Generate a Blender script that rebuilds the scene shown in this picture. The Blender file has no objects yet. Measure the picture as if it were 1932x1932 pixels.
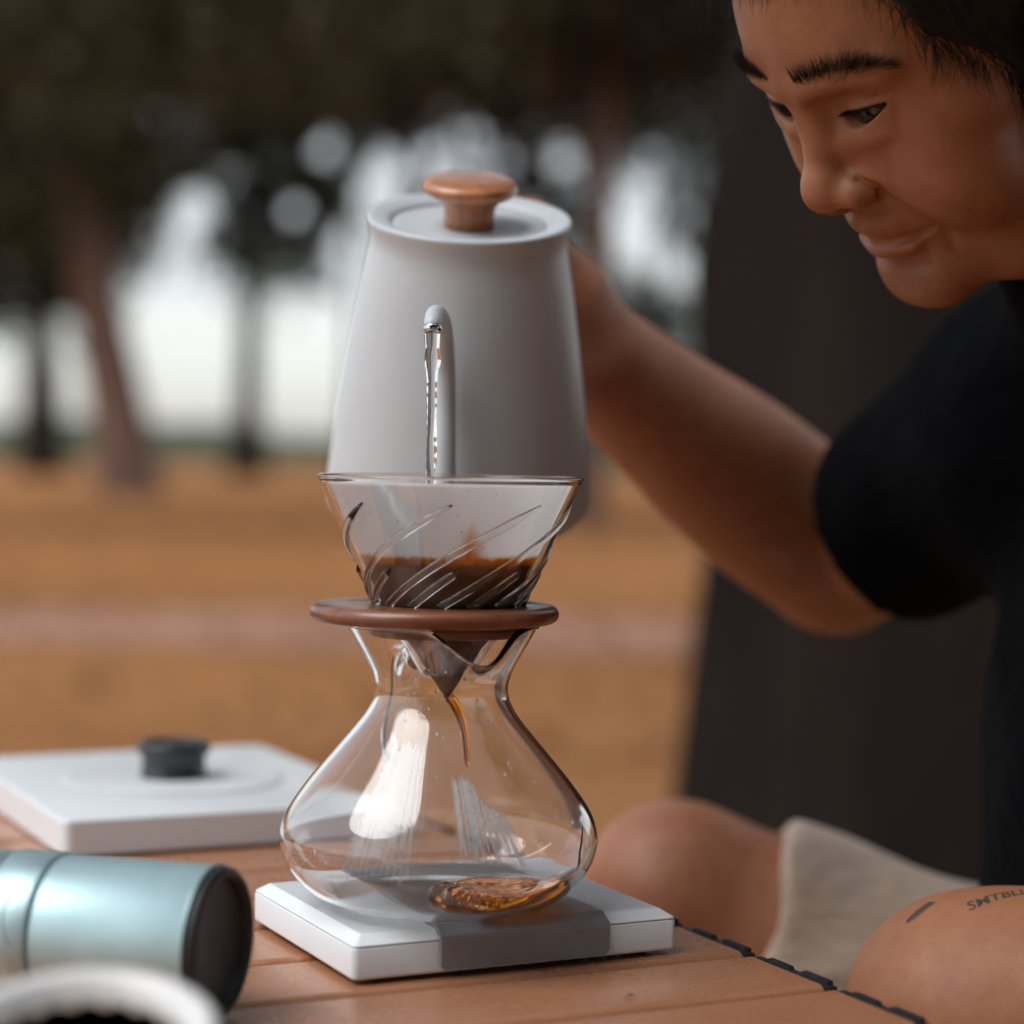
import bpy, bmesh, math, random
import numpy as np
from mathutils import Vector, Matrix

R = math.radians
SC = bpy.context.scene
COL = SC.collection
rng = np.random.default_rng(7)
random.seed(7)

# ------------------------------------------------------------------ camera
CAM_H = 0.225                      # metres above the table top (z = 0)
PITCH, ROLL, LENS, SENSOR = 1.6, 1.0, 50.0, 24.0
cd = bpy.data.cameras.new('camera')
cd.lens = LENS; cd.sensor_width = SENSOR; cd.sensor_height = SENSOR; cd.sensor_fit = 'HORIZONTAL'
cd.clip_start = 0.02; cd.clip_end = 2000
cd.dof.use_dof = True; cd.dof.focus_distance = 0.953; cd.dof.aperture_fstop = 2.35
cd.dof.aperture_blades = 0
cam = bpy.data.objects.new('camera', cd); COL.objects.link(cam)
_p, _r = R(PITCH), R(ROLL)
C_F = Vector((0, math.cos(_p), -math.sin(_p)))
_rt = Vector((1, 0, 0)); _up = _rt.cross(C_F)
C_R = _rt*math.cos(_r) + _up*math.sin(_r)
C_U = _up*math.cos(_r) - _rt*math.sin(_r)
C_O = Vector((0, 0, CAM_H))
cam.matrix_world = Matrix((( C_R.x, C_U.x, -C_F.x, C_O.x), (C_R.y, C_U.y, -C_F.y, C_O.y), (C_R.z, C_U.z, -C_F.z, C_O.z), (0, 0, 0, 1)))
SC.camera = cam
def at(u, v, d):
    """world point seen at picture position (u, v) of a 1932 grid, d metres along the view axis"""
    k = SENSOR/LENS/1932
    return C_O + (C_F + C_R*((u-966)*k) - C_U*((v-966)*k))*d

# ------------------------------------------------------------------ sky, sun, exposure
SUN_EL, SUN_AZ = 54.0, 242.0       # degrees; azimuth clockwise from +Y (north): veiled sun, high at the left and a little in front
w = bpy.data.worlds.new('World'); SC.world = w; w.use_nodes = True
nt = w.node_tree; nt.nodes.clear()
sky = nt.nodes.new('ShaderNodeTexSky'); sky.sky_type = 'NISHITA'; sky.sun_disc = False
sky.sun_elevation = R(SUN_EL); sky.sun_rotation = R(SUN_AZ)
sky.air_density = 1.0; sky.dust_density = 1.0; sky.ozone_density = 1.0
hs = nt.nodes.new('ShaderNodeHueSaturation'); hs.inputs['Saturation'].default_value = 0.30
bg = nt.nodes.new('ShaderNodeBackground'); bg.inputs['Strength'].default_value = 0.15
out = nt.nodes.new('ShaderNodeOutputWorld')
nt.links.new(sky.outputs[0], hs.inputs['Color']); nt.links.new(hs.outputs[0], bg.inputs['Color']); nt.links.new(bg.outputs[0], out.inputs['Surface'])
sl = bpy.data.lights.new('sun', 'SUN'); sl.energy = 2.0; sl.angle = R(42); sl.color = (1.0, 0.985, 0.96)
sun = bpy.data.objects.new('sun', sl); COL.objects.link(sun)
_e, _a = R(SUN_EL), R(SUN_AZ)
_sd = Vector((math.sin(_a)*math.cos(_e), math.cos(_a)*math.cos(_e), math.sin(_e)))
sun.rotation_euler = _sd.to_track_quat('Z', 'Y').to_euler()
SC.view_settings.view_transform = 'Standard'; SC.view_settings.look = 'None'
SC.view_settings.exposure = 0.36; SC.view_settings.gamma = 1.0; SC.view_settings.use_curve_mapping = False
SC.render.engine = 'CYCLES'
cy = SC.cycles
cy.use_denoising = True
try: cy.denoiser = 'OPENIMAGEDENOISE'; cy.denoising_input_passes = 'RGB_ALBEDO_NORMAL'; cy.denoising_prefilter = 'ACCURATE'
except Exception: pass
cy.use_adaptive_sampling = True; cy.adaptive_threshold = 0.025
cy.max_bounces = 14; cy.transmission_bounces = 14; cy.glossy_bounces = 5; cy.diffuse_bounces = 4; cy.transparent_max_bounces = 24
cy.sample_clamp_indirect = 12.0; cy.blur_glossy = 0.3

# ------------------------------------------------------------------ helpers
def tag(o, label=None, cat=None, group=None, kind=None):
    if label: o['label'] = label
    if cat: o['category'] = cat
    if group: o['group'] = group
    if kind: o['kind'] = kind
    return o
def empty(name, loc=(0, 0, 0), rot=(0, 0, 0), label=None, cat=None, group=None):
    o = bpy.data.objects.new(name, None); COL.objects.link(o); o.location = loc; o.rotation_euler = rot; o.empty_display_size = .05
    return tag(o, label, cat, group)
def link(name, me, mat=None, parent=None, smooth=True):
    o = bpy.data.objects.new(name, me); COL.objects.link(o)
    if mat is not None and not me.materials: me.materials.append(mat)
    if parent is not None: o.parent = parent
    if smooth: me.polygons.foreach_set('use_smooth', [True]*len(me.polygons))
    return o
def mesh(name, v, f):
    me = bpy.data.meshes.new(name); me.from_pydata([tuple(p) for p in v], [], [tuple(q) for q in f]); me.update(); return me
def np_mesh(name, V, Q):
    """fast mesh from arrays; Q is (n,3) or (n,4)"""
    V = np.asarray(V, np.float32); Q = np.asarray(Q, np.int32); k = Q.shape[1]
    me = bpy.data.meshes.new(name); me.vertices.add(len(V)); me.vertices.foreach_set('co', V.ravel())
    me.loops.add(Q.size); me.loops.foreach_set('vertex_index', Q.ravel())
    me.polygons.add(len(Q)); me.polygons.foreach_set('loop_start', np.arange(0, Q.size, k, dtype=np.int32))
    me.update(calc_edges=True); me.validate(); return me
def bm_mesh(name, bm):
    me = bpy.data.meshes.new(name); bm.to_mesh(me); bm.free(); return me
def rbox(name, sx, sy, sz, bev, seg=3, z0=0.0):
    """box centred in x,y standing on z0, edges rounded"""
    bm = bmesh.new(); bmesh.ops.create_cube(bm, size=1)
    for v in bm.verts: v.co = Vector((v.co.x*sx, v.co.y*sy, (v.co.z+.5)*sz+z0))
    bmesh.ops.bevel(bm, geom=bm.edges[:], offset=bev, segments=seg, profile=.6, affect='EDGES')
    return bm_mesh(name, bm)
def lathe(name, prof, n=96, deform=None, closed=False):
    """revolve (r, z) points about z. deform(r, z, a, i) -> (x, y, z)"""
    V = []; F = []; m = len(prof)
    for i, (r, z) in enumerate(prof):
        for j in range(n):
            a = 2*math.pi*j/n
            V.append(deform(r, z, a, i) if deform else (r*math.cos(a), r*math.sin(a), z))
    for i in range(m if closed else m-1):
        i2 = (i+1) % m
        for j in range(n):
            j2 = (j+1) % n
            F.append((i*n+j, i*n+j2, i2*n+j2, i2*n+j))
    if not closed:
        if prof[0][0] > 1e-5: F.append(tuple(range(n-1, -1, -1)))
        if prof[-1][0] > 1e-5: F.append(tuple((m-1)*n+j for j in range(n)))
    me = mesh(name, V, F)
    bm = bmesh.new(); bm.from_mesh(me); bmesh.ops.remove_doubles(bm, verts=bm.verts[:], dist=1e-6)
    bmesh.ops.recalc_face_normals(bm, faces=bm.faces[:]); bm.to_mesh(me); bm.free(); return me
def spline(P, n):
    """Catmull-Rom through P (any dimension), n samples"""
    P = [np.array(p, float) for p in P]; P = [2*P[0]-P[1]] + P + [2*P[-1]-P[-2]]; o = []; m = len(P)-3
    for q in range(n):
        t = q/(n-1)*m; i = min(int(t), m-1); t -= i; a, b, c, d = P[i:i+4]
        o.append(.5*((2*b) + (c-a)*t + (2*a-5*b+4*c-d)*t*t + (3*b-a-3*c+d)*t**3))
    return np.array(o)
def tube(name, P, rad, n=16, cap=True):
    """tube through points P with a radius (number or list)"""
    P = [Vector(p) for p in P]; m = len(P)
    rad = [rad]*m if not hasattr(rad, '__len__') else rad
    V = []; F = []; nrm = None
    for i in range(m):
        t = (P[min(i+1, m-1)]-P[max(i-1, 0)]).normalized()
        if nrm is None:
            nrm = t.orthogonal().normalized()
        else:
            nrm = (nrm - t*nrm.dot(t)).normalized()
        b = t.cross(nrm)
        for j in range(n):
            a = 2*math.pi*j/n; V.append(P[i] + (nrm*math.cos(a)+b*math.sin(a))*rad[i])
    for i in range(m-1):
        for j in range(n):
            j2 = (j+1) % n; F.append((i*n+j, i*n+j2, (i+1)*n+j2, (i+1)*n+j))
    if cap: F.append(tuple(range(n-1, -1, -1))); F.append(tuple((m-1)*n+j for j in range(n)))
    return mesh(name, V, F)

# ------------------------------------------------------------------ materials
class MB:
    """small material builder"""
    def __init__(s, name):
        s.m = bpy.data.materials.new(name); s.m.use_nodes = True; s.t = s.m.node_tree; s.b = s.t.nodes['Principled BSDF']
    def n(s, typ, **kw):
        x = s.t.nodes.new(typ)
        for k, v in kw.items():
            if k in x.inputs: x.inputs[k].default_value = v
            else: setattr(x, k, v)
        return x
    def l(s, a, b): s.t.links.new(a, b)
    def set(s, **kw):
        for k, v in kw.items():
            k = k.replace('_', ' ')
            s.b.inputs[k].default_value = (*v, 1) if isinstance(v, tuple) and len(v) == 3 and k in ('Base Color', 'Sheen Tint') else v
        return s
    def noise(s, scale, detail=4, rough=.55, co=None, typ='ShaderNodeTexNoise'):
        x = s.n(typ); x.inputs['Scale'].default_value = scale
        if 'Detail' in x.inputs: x.inputs['Detail'].default_value = detail
        if 'Roughness' in x.inputs: x.inputs['Roughness'].default_value = rough
        if co is None:
            if not hasattr(s, 'tc'): s.tc = s.n('ShaderNodeTexCoord')
            co = s.tc.outputs['Object']
        s.l(co, x.inputs['Vector']); return x
    def mapping(s, scale=(1, 1, 1), rot=(0, 0, 0), src='Object'):
        if not hasattr(s, 'tc'): s.tc = s.n('ShaderNodeTexCoord')
        m = s.n('ShaderNodeMapping'); m.inputs['Scale'].default_value = scale; m.inputs['Rotation'].default_value = rot
        s.l(s.tc.outputs[src], m.inputs['Vector']); return m.outputs[0]
    def ramp(s, fac, stops):
        r = s.n('ShaderNodeValToRGB'); e = r.color_ramp.elements
        while len(e) < len(stops): e.new(.5)
        for q, (p, c) in zip(e, stops):
            q.position = p; q.color = (*c, 1) if len(c) == 3 else c
        s.l(fac, r.inputs['Fac']); return r.outputs['Color']
    def mix(s, fac, a, b, mode='MIX'):
        x = s.n('ShaderNodeMix'); x.data_type = 'RGBA'; x.blend_type = mode
        for i, q in ((0, fac), (6, a), (7, b)):
            if isinstance(q, (int, float)): x.inputs[i].default_value = q
            elif isinstance(q, tuple): x.inputs[i].default_value = (*q, 1)
            else: s.l(q, x.inputs[i])
        return x.outputs[2]
    def math(s, op, a, b=0.0, c=None, clamp=False):
        x = s.n('ShaderNodeMath'); x.operation = op; x.use_clamp = clamp
        for i, q in enumerate((a, b) if c is None else (a, b, c)):
            if isinstance(q, (int, float)): x.inputs[i].default_value = q
            else: s.l(q, x.inputs[i])
        return x.outputs[0]
    def bump(s, h, strength=.3, dist=.001):
        x = s.n('ShaderNodeBump'); x.inputs['Strength'].default_value = strength; x.inputs['Distance'].default_value = dist
        s.l(h, x.inputs['Height']); s.l(x.outputs[0], s.b.inputs['Normal']); return s
    def col(s, c): s.l(c, s.b.inputs['Base Color']); return s
    def rough(s, c): s.l(c, s.b.inputs['Roughness']); return s

def two_tone(name, a, b, scale, rough, detail=5, bump=0, bdist=.001, **kw):
    m = MB(name); nz = m.noise(scale, detail)
    m.col(m.ramp(nz.outputs[0], [(.32, a), (.68, b)])); m.set(Roughness=rough, **kw)
    if bump: m.bump(m.noise(scale*6, 5).outputs[0], bump, bdist)
    return m.m

M = {}
M['kettle'] = two_tone('kettle_white', (.475, .515, .545), (.50, .54, .565), 30, .42, bump=.04, bdist=.0003)
def _wood(name, dark, light, sc, rough, coat, axis=(1, 1, .12)):
    m = MB(name); co = m.mapping(axis); n1 = m.noise(sc, 6, .62, co); n2 = m.noise(sc*5, 4, .6, co)
    f = m.math('ADD', m.math('MULTIPLY', n1.outputs[0], .75), m.math('MULTIPLY', n2.outputs[0], .25))
    m.col(m.ramp(f, [(.34, dark), (.66, light)])); m.set(Roughness=rough, Coat_Weight=coat, Coat_Roughness=(.28 if coat > .9 else .14), Coat_IOR=1.5)
    m.bump(f, .05, .0003); return m.m
M['knob'] = _wood('reddish_knob_wood', (.24, .068, .018), (.50, .19, .055), 75, .5, 1.0)
M['collar'] = _wood('dark_collar_wood', (.10, .030, .012), (.25, .082, .032), 90, .38, .25, (.12, 1, 1))
def _glass(name, col=(1, 1, 1), rough=0.0, ior=1.47):
    m = MB(name); m.set(Base_Color=col, Roughness=rough, IOR=ior, Transmission_Weight=1.0); return m.m
M['glass'] = _glass('clear_glass')
M['water'] = _glass('water', ior=1.33)
m = MB('white_plastic'); m.set(Base_Color=(.70, .735, .765), Roughness=.32, Coat_Weight=.25, Coat_Roughness=.1)
m.bump(m.noise(900, 2).outputs[0], .03, .0002); M['plastic'] = m.m
m = MB('frosted_acrylic'); m.set(Base_Color=(.76, .79, .815), Roughness=.25, Coat_Weight=.5, Coat_Roughness=.08); M['acrylic'] = m.m
M['strip'] = two_tone('grey_strip', (.20, .202, .210), (.235, .237, .245), 40, .45, bump=.06, bdist=.0002)
def _slat():
    m = MB('copper_brown_powder_coat'); a = m.noise(14, 4); b = m.noise(240, 3)
    oi = m.n('ShaderNodeObjectInfo')
    c = m.ramp(a.outputs[0], [(.3, (.40, .175, .088)), (.7, (.45, .208, .110))])
    c = m.mix(m.math('MULTIPLY', oi.outputs['Random'], .25), c, (.36, .155, .078))
    sp = m.noise(420, 2, .7)                                   # small scuffs worn to bare metal
    c = m.mix(m.math('MULTIPLY', m.math('GREATER_THAN', sp.outputs[0], .77), .55), c, (.62, .5, .42))
    sc_ = m.noise(26, 3, .6, m.mapping((1, 22, 1), (0, 0, .5))); c = m.mix(m.math('MULTIPLY', m.math('GREATER_THAN', sc_.outputs[0], .71), .35), c, (.66, .48, .36))
    m.col(c); m.set(Metallic=.25, Specular_IOR_Level=.5)
    m.rough(m.math('MULTIPLY_ADD', b.outputs[0], .12, m.math('MULTIPLY_ADD', a.outputs[0], .16, .14))); m.bump(b.outputs[0], .05, .0002); return m.m
M['slat'] = _slat()
M['black'] = two_tone('black_plastic', (.012, .014, .017), (.022, .024, .028), 60, .38, bump=.15, bdist=.0004)
M['rubber'] = two_tone('black_rubber', (.008, .008, .009), (.014, .014, .016), 30, .55)
def _metal():
    m = MB('pale_blue_anodised_metal'); n1 = m.noise(60, 4, .6); n2 = m.noise(900, 2, .5)
    m.col(m.ramp(n1.outputs[0], [(.3, (.34, .47, .49)), (.7, (.39, .53, .55))])); m.set(Metallic=.8)
    m.rough(m.math('MULTIPLY_ADD', n2.outputs[0], .10, .38)); return m.m
M['grinder'] = _metal()
M['steel'] = MB('polished_steel').set(Base_Color=(.6, .6, .61), Metallic=1.0, Roughness=.12).m
M['ceramic'] = two_tone('white_ceramic', (.70, .69, .68), (.76, .75, .74), 20, .3)
M['leg_metal'] = two_tone('dark_leg_metal', (.03, .03, .032), (.05, .05, .052), 20, .4)

# ------------------------------------------------------------------ the setting: ground, path, bank, trees
GZ = -0.45
def _ground():
    m = MB('dry_leafy_ground'); co = m.mapping((.35, 1.1, 1)); big = m.noise(.55, 4, .6, co); mid = m.noise(3.2, 5, .65); fine = m.noise(38, 5, .7)
    c = m.ramp(big.outputs[0], [(.30, (.32, .098, .018)), (.5, (.46, .200, .068)), (.72, (.38, .120, .022))])
    c = m.mix(m.ramp(m.noise(.12, 4, .6, m.mapping((.3, 1.6, 1))).outputs[0], [(.40, (0, 0, 0)), (.62, (.45, .45, .45))]), c, (.26, .135, .05))
    c = m.mix(m.math('MULTIPLY', mid.outputs[0], .55), c, (.38, .190, .084))
    c = m.mix(m.ramp(fine.outputs[0], [(.42, (0, 0, 0)), (.66, (.5, .5, .5))]), c, (.26, .115, .042))
    m.col(c); m.set(Roughness=.95, Specular_IOR_Level=.15); m.bump(fine.outputs[0], .8, .03); return m.m
M['ground'] = _ground()
me = mesh('ground', [(-600, -400, GZ), (600, -400, GZ), (600, 900, GZ), (-600, 900, GZ)], [(0, 1, 2, 3)])
tag(link('ground', me, M['ground'], smooth=False), kind='structure')
M['path'] = two_tone('pale_path', (.30, .145, .092), (.33, .165, .108), 1.2, .9, bump=.4, bdist=.01)
def sheet(name, pts, z, mat):
    return tag(link(name, mesh(name, [(x, y, z) for x, y in pts], [tuple(range(len(pts)))]), mat, smooth=False), kind='structure')
sheet('path', [(-60, 7.0), (-20, 7.15), (0, 7.2), (20, 7.05), (60, 6.8), (60, 8.4), (20, 8.6), (0, 8.75), (-20, 8.7), (-60, 8.4)], GZ+.006, M['path'])
# low grass bank closing the ground far behind
M['bank'] = two_tone('dark_grass_bank', (.030, .045, .018), (.055, .065, .028), .8, .95, bump=1.0, bdist=.2)
V = []; F = []; NX = 120
prof = [(84, -.05), (88, .45), (93, .95), (99, 1.15), (106, 1.0), (114, .3), (118, -.05)]
for i in range(NX+1):
    x = -160+320*i/NX
    for (y, h) in prof: V.append((x, y+3*math.sin(x*.05), GZ + 1.4*h*(1+.18*math.sin(x*.31+1)+.12*math.sin(x*.83)) + (.0 if h > 0 else 0)))
for i in range(NX):
    for j in range(len(prof)-1):
        a = i*len(prof)+j; F.append((a, a+len(prof), a+len(prof)+1, a+1))
tag(link('grass_bank', mesh('grass_bank', V, F), M['bank']), kind='structure')

def leaf_mat(name, cols, rough=.6):
    m = MB(name); g = m.n('ShaderNodeNewGeometry'); nz = m.noise(.9, 3)
    c = m.ramp(g.outputs['Random Per Island'], [(i/(len(cols)-1), q) for i, q in enumerate(cols)])
    c = m.mix(m.math('MULTIPLY', nz.outputs[0], .5), c, tuple(q*.6 for q in cols[0]))
    m.col(c); m.set(Roughness=rough, Specular_IOR_Level=.3)
    tr = m.n('ShaderNodeBsdfTranslucent'); m.l(c, tr.inputs['Color']); ms = m.n('ShaderNodeMixShader'); ms.inputs[0].default_value = .22
    o = [x for x in m.t.nodes if x.type == 'OUTPUT_MATERIAL'][0]
    m.l(m.b.outputs[0], ms.inputs[1]); m.l(tr.outputs[0], ms.inputs[2]); m.l(ms.outputs[0], o.inputs['Surface']); return m.m
M['leaf_dark'] = leaf_mat('dark_evergreen_leaves', [(.016, .022, .014), (.030, .040, .020), (.045, .055, .028)])
M['leaf_olive'] = leaf_mat('olive_leaves', [(.020, .027, .010), (.042, .048, .018), (.09, .062, .025)])
M['leaf_tan'] = leaf_mat('tan_and_olive_leaves', [(.035, .042, .018), (.080, .088, .040), (.19, .14, .07)])
M['leaf_brown'] = leaf_mat('brown_turning_leaves', [(.020, .014, .009), (.040, .027, .013), (.075, .044, .020)])
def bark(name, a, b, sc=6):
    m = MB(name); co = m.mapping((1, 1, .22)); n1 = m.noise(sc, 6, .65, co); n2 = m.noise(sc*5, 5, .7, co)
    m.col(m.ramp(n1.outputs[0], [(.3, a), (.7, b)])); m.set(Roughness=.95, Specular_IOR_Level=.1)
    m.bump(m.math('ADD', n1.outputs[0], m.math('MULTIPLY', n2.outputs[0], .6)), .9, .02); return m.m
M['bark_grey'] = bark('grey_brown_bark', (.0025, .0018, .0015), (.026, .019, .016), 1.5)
M['bark_pink'] = bark('pinkish_brown_bark', (.10, .060, .046), (.22, .14, .11), 4)
M['bark_dark'] = bark('dark_bark', (.014, .011, .009), (.035, .026, .020))

def limb_mesh(paths, n=10, bump=.06, seed=0):
    """one mesh of tapered limbs: paths = [(points, radii)]"""
    r_ = np.random.default_rng(seed); V = []; F = []
    for P, rad in paths:
        base = len(V); m = len(P); P = [Vector(p) for p in P]; nrm = None
        for i in range(m):
            t = (P[min(i+1, m-1)]-P[max(i-1, 0)]).normalized()
            nrm = t.orthogonal().normalized() if nrm is None else (nrm-t*nrm.dot(t)).normalized()
            b = t.cross(nrm)
            for j in range(n):
                a = 2*math.pi*j/n; rr = rad[i]*(1+bump*r_.normal())
                V.append(P[i]+(nrm*math.cos(a)+b*math.sin(a))*rr)
        for i in range(m-1):
            for j in range(n):
                j2 = (j+1) % n; F.append((base+i*n+j, base+i*n+j2, base+(i+1)*n+j2, base+(i+1)*n+j))
        F.append(tuple(base+(m-1)*n+j for j in range(n)))
    return mesh('limbs', V, F)
def leaves_mesh(blobs, count, size, seed, holes=()):
    """leaf-shaped faces scattered in clumps through ellipsoid blobs [(centre, radii)]"""
    r_ = np.random.default_rng(seed); C = np.array([b[0] for b in blobs], float); S = np.array([b[1] for b in blobs], float)
    wgt = np.prod(S, axis=1)**(2/3); idx = r_.choice(len(blobs), size=count//12, p=wgt/wgt.sum())
    d = r_.normal(size=(len(idx), 3)); d /= np.linalg.norm(d, axis=1)[:, None]
    cl = C[idx] + d*S[idx]*(r_.random(len(idx))**.38)[:, None]           # clump centres
    ci = r_.integers(0, len(cl), count); P = cl[ci] + r_.normal(size=(count, 3))*size*1.5
    for (hx, hz, hr) in holes:                                  # light gaps through the crown
        P = P[np.hypot(P[:, 0]-hx, P[:, 2]-hz) > hr*(1+.12*r_.normal())]
    count = len(P)
    a = r_.normal(size=(count, 3)); a /= np.linalg.norm(a, axis=1)[:, None]
    b = np.cross(a, r_.normal(size=(count, 3))); b /= np.linalg.norm(b, axis=1)[:, None]; nn = np.cross(a, b)
    s = size*(.6+.8*r_.random(count))[:, None]
    q = np.stack([P-a*s*.5, P+b*s*.24+nn*s*.06, P+a*s*.5, P-b*s*.24+nn*s*.06], axis=1).reshape(-1, 3)
    return np_mesh('leaves', q, np.arange(count*4).reshape(-1, 4))
def tree(name, label, base, h, r0, lean, crown_blobs, leafmat, barkmat, n_leaf, leaf, seed, flare=1.5, limbs=5, group=None, nseg=10, holes=()):
    r_ = np.random.default_rng(seed); t = empty(name, base, label=label, cat='tree', group=group)
    pts = []; rad = []
    for i in range(nseg+1):
        f = i/nseg; z = h*f
        pts.append((lean[0]*f + .06*r0*math.sin(5*f+seed), lean[1]*f, z)); rad.append(r0*((1-.75*f) + (flare-1)*math.exp(-z/(r0*1.2))))
    pts[0] = (pts[0][0], pts[0][1], -.15)
    paths = [(pts, rad)]
    for k in range(limbs):
        f = .35+.55*(k+.5)/limbs; p0 = Vector(pts[int(f*nseg)]); bl = crown_blobs[int(r_.integers(len(crown_blobs)))]
        tgt = Vector(bl[0])+Vector(r_.normal(size=3)*np.array(bl[1])*.3); L = [p0.lerp(tgt, q/5)+Vector((0, 0, .12*h*math.sin(q/5*3.1)*.3)) for q in range(6)]
        paths.append((L, [r0*.4*(1-f*.5)*(1-.16*q) for q in range(6)]))
    link('trunk', limb_mesh(paths, seed=seed), barkmat, t)
    link('crown', leaves_mesh(crown_blobs, n_leaf, leaf, seed+100, holes), leafmat, t, smooth=False)
    return t
def gp(u, d, v=900):
    p = at(u, v, d); return (p.x, p.y, GZ)

# row of dark trees far behind, sky between them; crowns given as (u, v, half-width, half-height) seen from the table, at the tree's own distance
GAPS = [(612, 282, 31), (556, 395, 22), (960, 300, 24), (368, 398, 30), (345, 440, 24), (735, 320, 34), (800, 300, 30), (840, 345, 24), (1185, 425, 27), (1265, 505, 33), (1205, 352, 22), (1290, 410, 16), (480, 420, 12), (28, 500, 14), (655, 455, 26), (690, 380, 24), (430, 330, 20), (505, 300, 14), (880, 250, 20), (1060, 300, 18), (1130, 480, 24), (1235, 290, 18), (180, 470, 13), (250, 380, 12)]
GAPS = [(a, b, c*1.12) for a, b, c in GAPS]
def far_tree(u, d, r0, lean, blobs, where, seed, dens=3.4, leaf=.30):
    b = gp(u, d); k = SENSOR/LENS/1932*d; bl = []; area = 0
    for (bu, bv, ru, rv) in blobs:
        c = at(bu, bv, d); r = ((ru*k), .8*(ru*k+rv*k)/1.2, rv*k); area += math.pi*r[0]*r[2]
        bl.append(((c.x-b[0], c.y-b[1]+random.uniform(-.6, .6), c.z-b[2]), r))
    top = max(q[0][2] for q in bl)
    hl = [(at(hu, hv, d).x-b[0], at(hu, hv, d).z-b[2], hr*k) for (hu, hv, hr) in GAPS]
    return tree('dark_tree', where, b, top, r0, lean, bl, M['leaf_dark'], M['bark_dark'], int(area*dens*2.3/(leaf*leaf*.24)), leaf, seed, group='far row of dark trees', holes=hl)
far_tree(80, 46, .46, (-.3, 0), [(60, 530, 110, 70), (10, 430, 120, 100), (150, 560, 60, 45), (150, 430, 110, 90), (60, 260, 180, 120), (230, 300, 110, 110), (250, 440, 60, 80), (-80, 560, 70, 60), (60, 90, 220, 110)], 'far dark tree at the left edge, its crown hanging lowest', 301)
far_tree(461, 50, .36, (.2, 0), [(300, 330, 50, 60), (438, 430, 26, 90), (548, 495, 74, 52), (560, 385, 80, 80), (490, 345, 60, 60), (610, 350, 60, 70), (430, 300, 60, 60), (520, 240, 130, 60), (450, 470, 22, 60), (380, 270, 60, 45), (500, 130, 200, 90)], 'far dark tree on a thin stem left of the kettle', 302)
far_tree(655, 56, .14, (.2, 0), [(700, 290, 50, 30), (790, 210, 130, 60), (660, 190, 110, 70), (640, 420, 30, 40), (760, 330, 45, 30), (750, 90, 190, 100)], 'far dark tree half hidden by the left side of the kettle', 303, 2.6)
far_tree(960, 60, .18, (.1, 0), [(900, 240, 60, 45), (1000, 210, 110, 70), (1010, 330, 60, 60), (1070, 420, 50, 80), (960, 370, 40, 40), (1000, 90, 190, 100)], 'far dark tree behind the knob of the kettle', 304, 3.0)
far_tree(1230, 54, .18, (.1, 0), [(1130, 270, 80, 50), (1250, 270, 100, 60), (1310, 420, 45, 120), (1130, 460, 36, 40), (1190, 360, 30, 30), (1230, 590, 60, 45), (1150, 590, 50, 40), (1290, 640, 60, 60), (1220, 120, 190, 110)], 'far dark tree seen over the pouring forearm', 305, 2.6)
far_tree(1500, 58, .25, (0, 0), [(1450, 500, 120, 200), (1560, 560, 120, 180), (1500, 250, 180, 150), (1640, 300, 150, 160)], 'far dark tree behind the broad trunk, beside the chin', 306)
far_tree(1780, 55, .2, (0, 0), [(1760, 500, 140, 200), (1890, 560, 120, 180), (1820, 250, 180, 150)], 'far dark tree at the right edge behind the black sleeve', 307)
# trees of the middle distance: crowns hang across the top of the picture
b = gp(252, 28.5)
tree('park_tree', 'pinkish brown tree with blurred leaning trunk at left of the kettle', b, 9, .42, (-1.7, 0.3),
     [((-1.2, .3, 4.0), (1.3, 1.4, .7)), ((-2.4, -.2, 3.7), (1.0, 1.2, .6)), ((-.4, -.2, 5.2), (1.6, 1.4, 1.0)), ((.9, .4, 6.7), (2.2, 1.6, 1.2)), ((-2.8, 0, 5.6), (2.0, 1.7, 1.3)), ((2.4, 0, 6.9), (2.4, 1.8, 1.3)), ((-.6, 0, 8), (3, 2, 1.5))],
     M['leaf_olive'], M['bark_pink'], 9000, .26, 41, flare=1.25)
b = gp(1110, 21)
tree('park_tree', 'brown tree with thin blurred trunk just right of the kettle lid', b, 8, .17, (.25, 0),
     [((-.9, 0, 4.7), (1.5, 1.3, .8)), ((1.0, .3, 4.9), (1.5, 1.3, .8)), ((0, 0, 6), (2.4, 1.8, 1.2)), ((-2.4, 0, 5.4), (1.5, 1.3, .9)), ((2.6, .2, 5.8), (1.6, 1.3, .9))],
     M['leaf_brown'], M['bark_pink'], 8000, .22, 42, flare=1.2)
b = gp(-230, 17)
tree('park_tree', 'near olive tree whose boughs hang in the top left corner', b, 8, .24, (1.0, 0),
     [((1.6, 0, 3.9), (1.2, 1, .7)), ((3.0, 0, 4.2), (1.3, 1, .7)), ((4.4, .2, 4.6), (1.3, 1, .8)), ((2.2, 0, 5.2), (2.4, 1.6, 1.1)), ((-.5, 0, 5.2), (2, 1.6, 1.2)), ((0, 0, 6.6), (2.5, 2, 1.3))],
     M['leaf_tan'], M['bark_dark'], 9000, .18, 43)
b = gp(760, 34)
tree('park_tree', 'dark spreading tree standing behind the kettle, boughs across the top', b, 10, .2, (.2, 0),
     [((-3, 0, 7.4), (2.2, 1.6, 1.0)), ((0, 0, 7.3), (2.2, 1.6, .9)), ((3, 0, 7.5), (2.2, 1.6, 1.0)), ((-1.6, 0, 8.6), (3, 2, 1.2)), ((2, 0, 8.6), (3, 2, 1.2)), ((5, 0, 8.0), (2, 1.6, 1.1))],
     M['leaf_dark'], M['bark_dark'], 9500, .30, 44)
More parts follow.
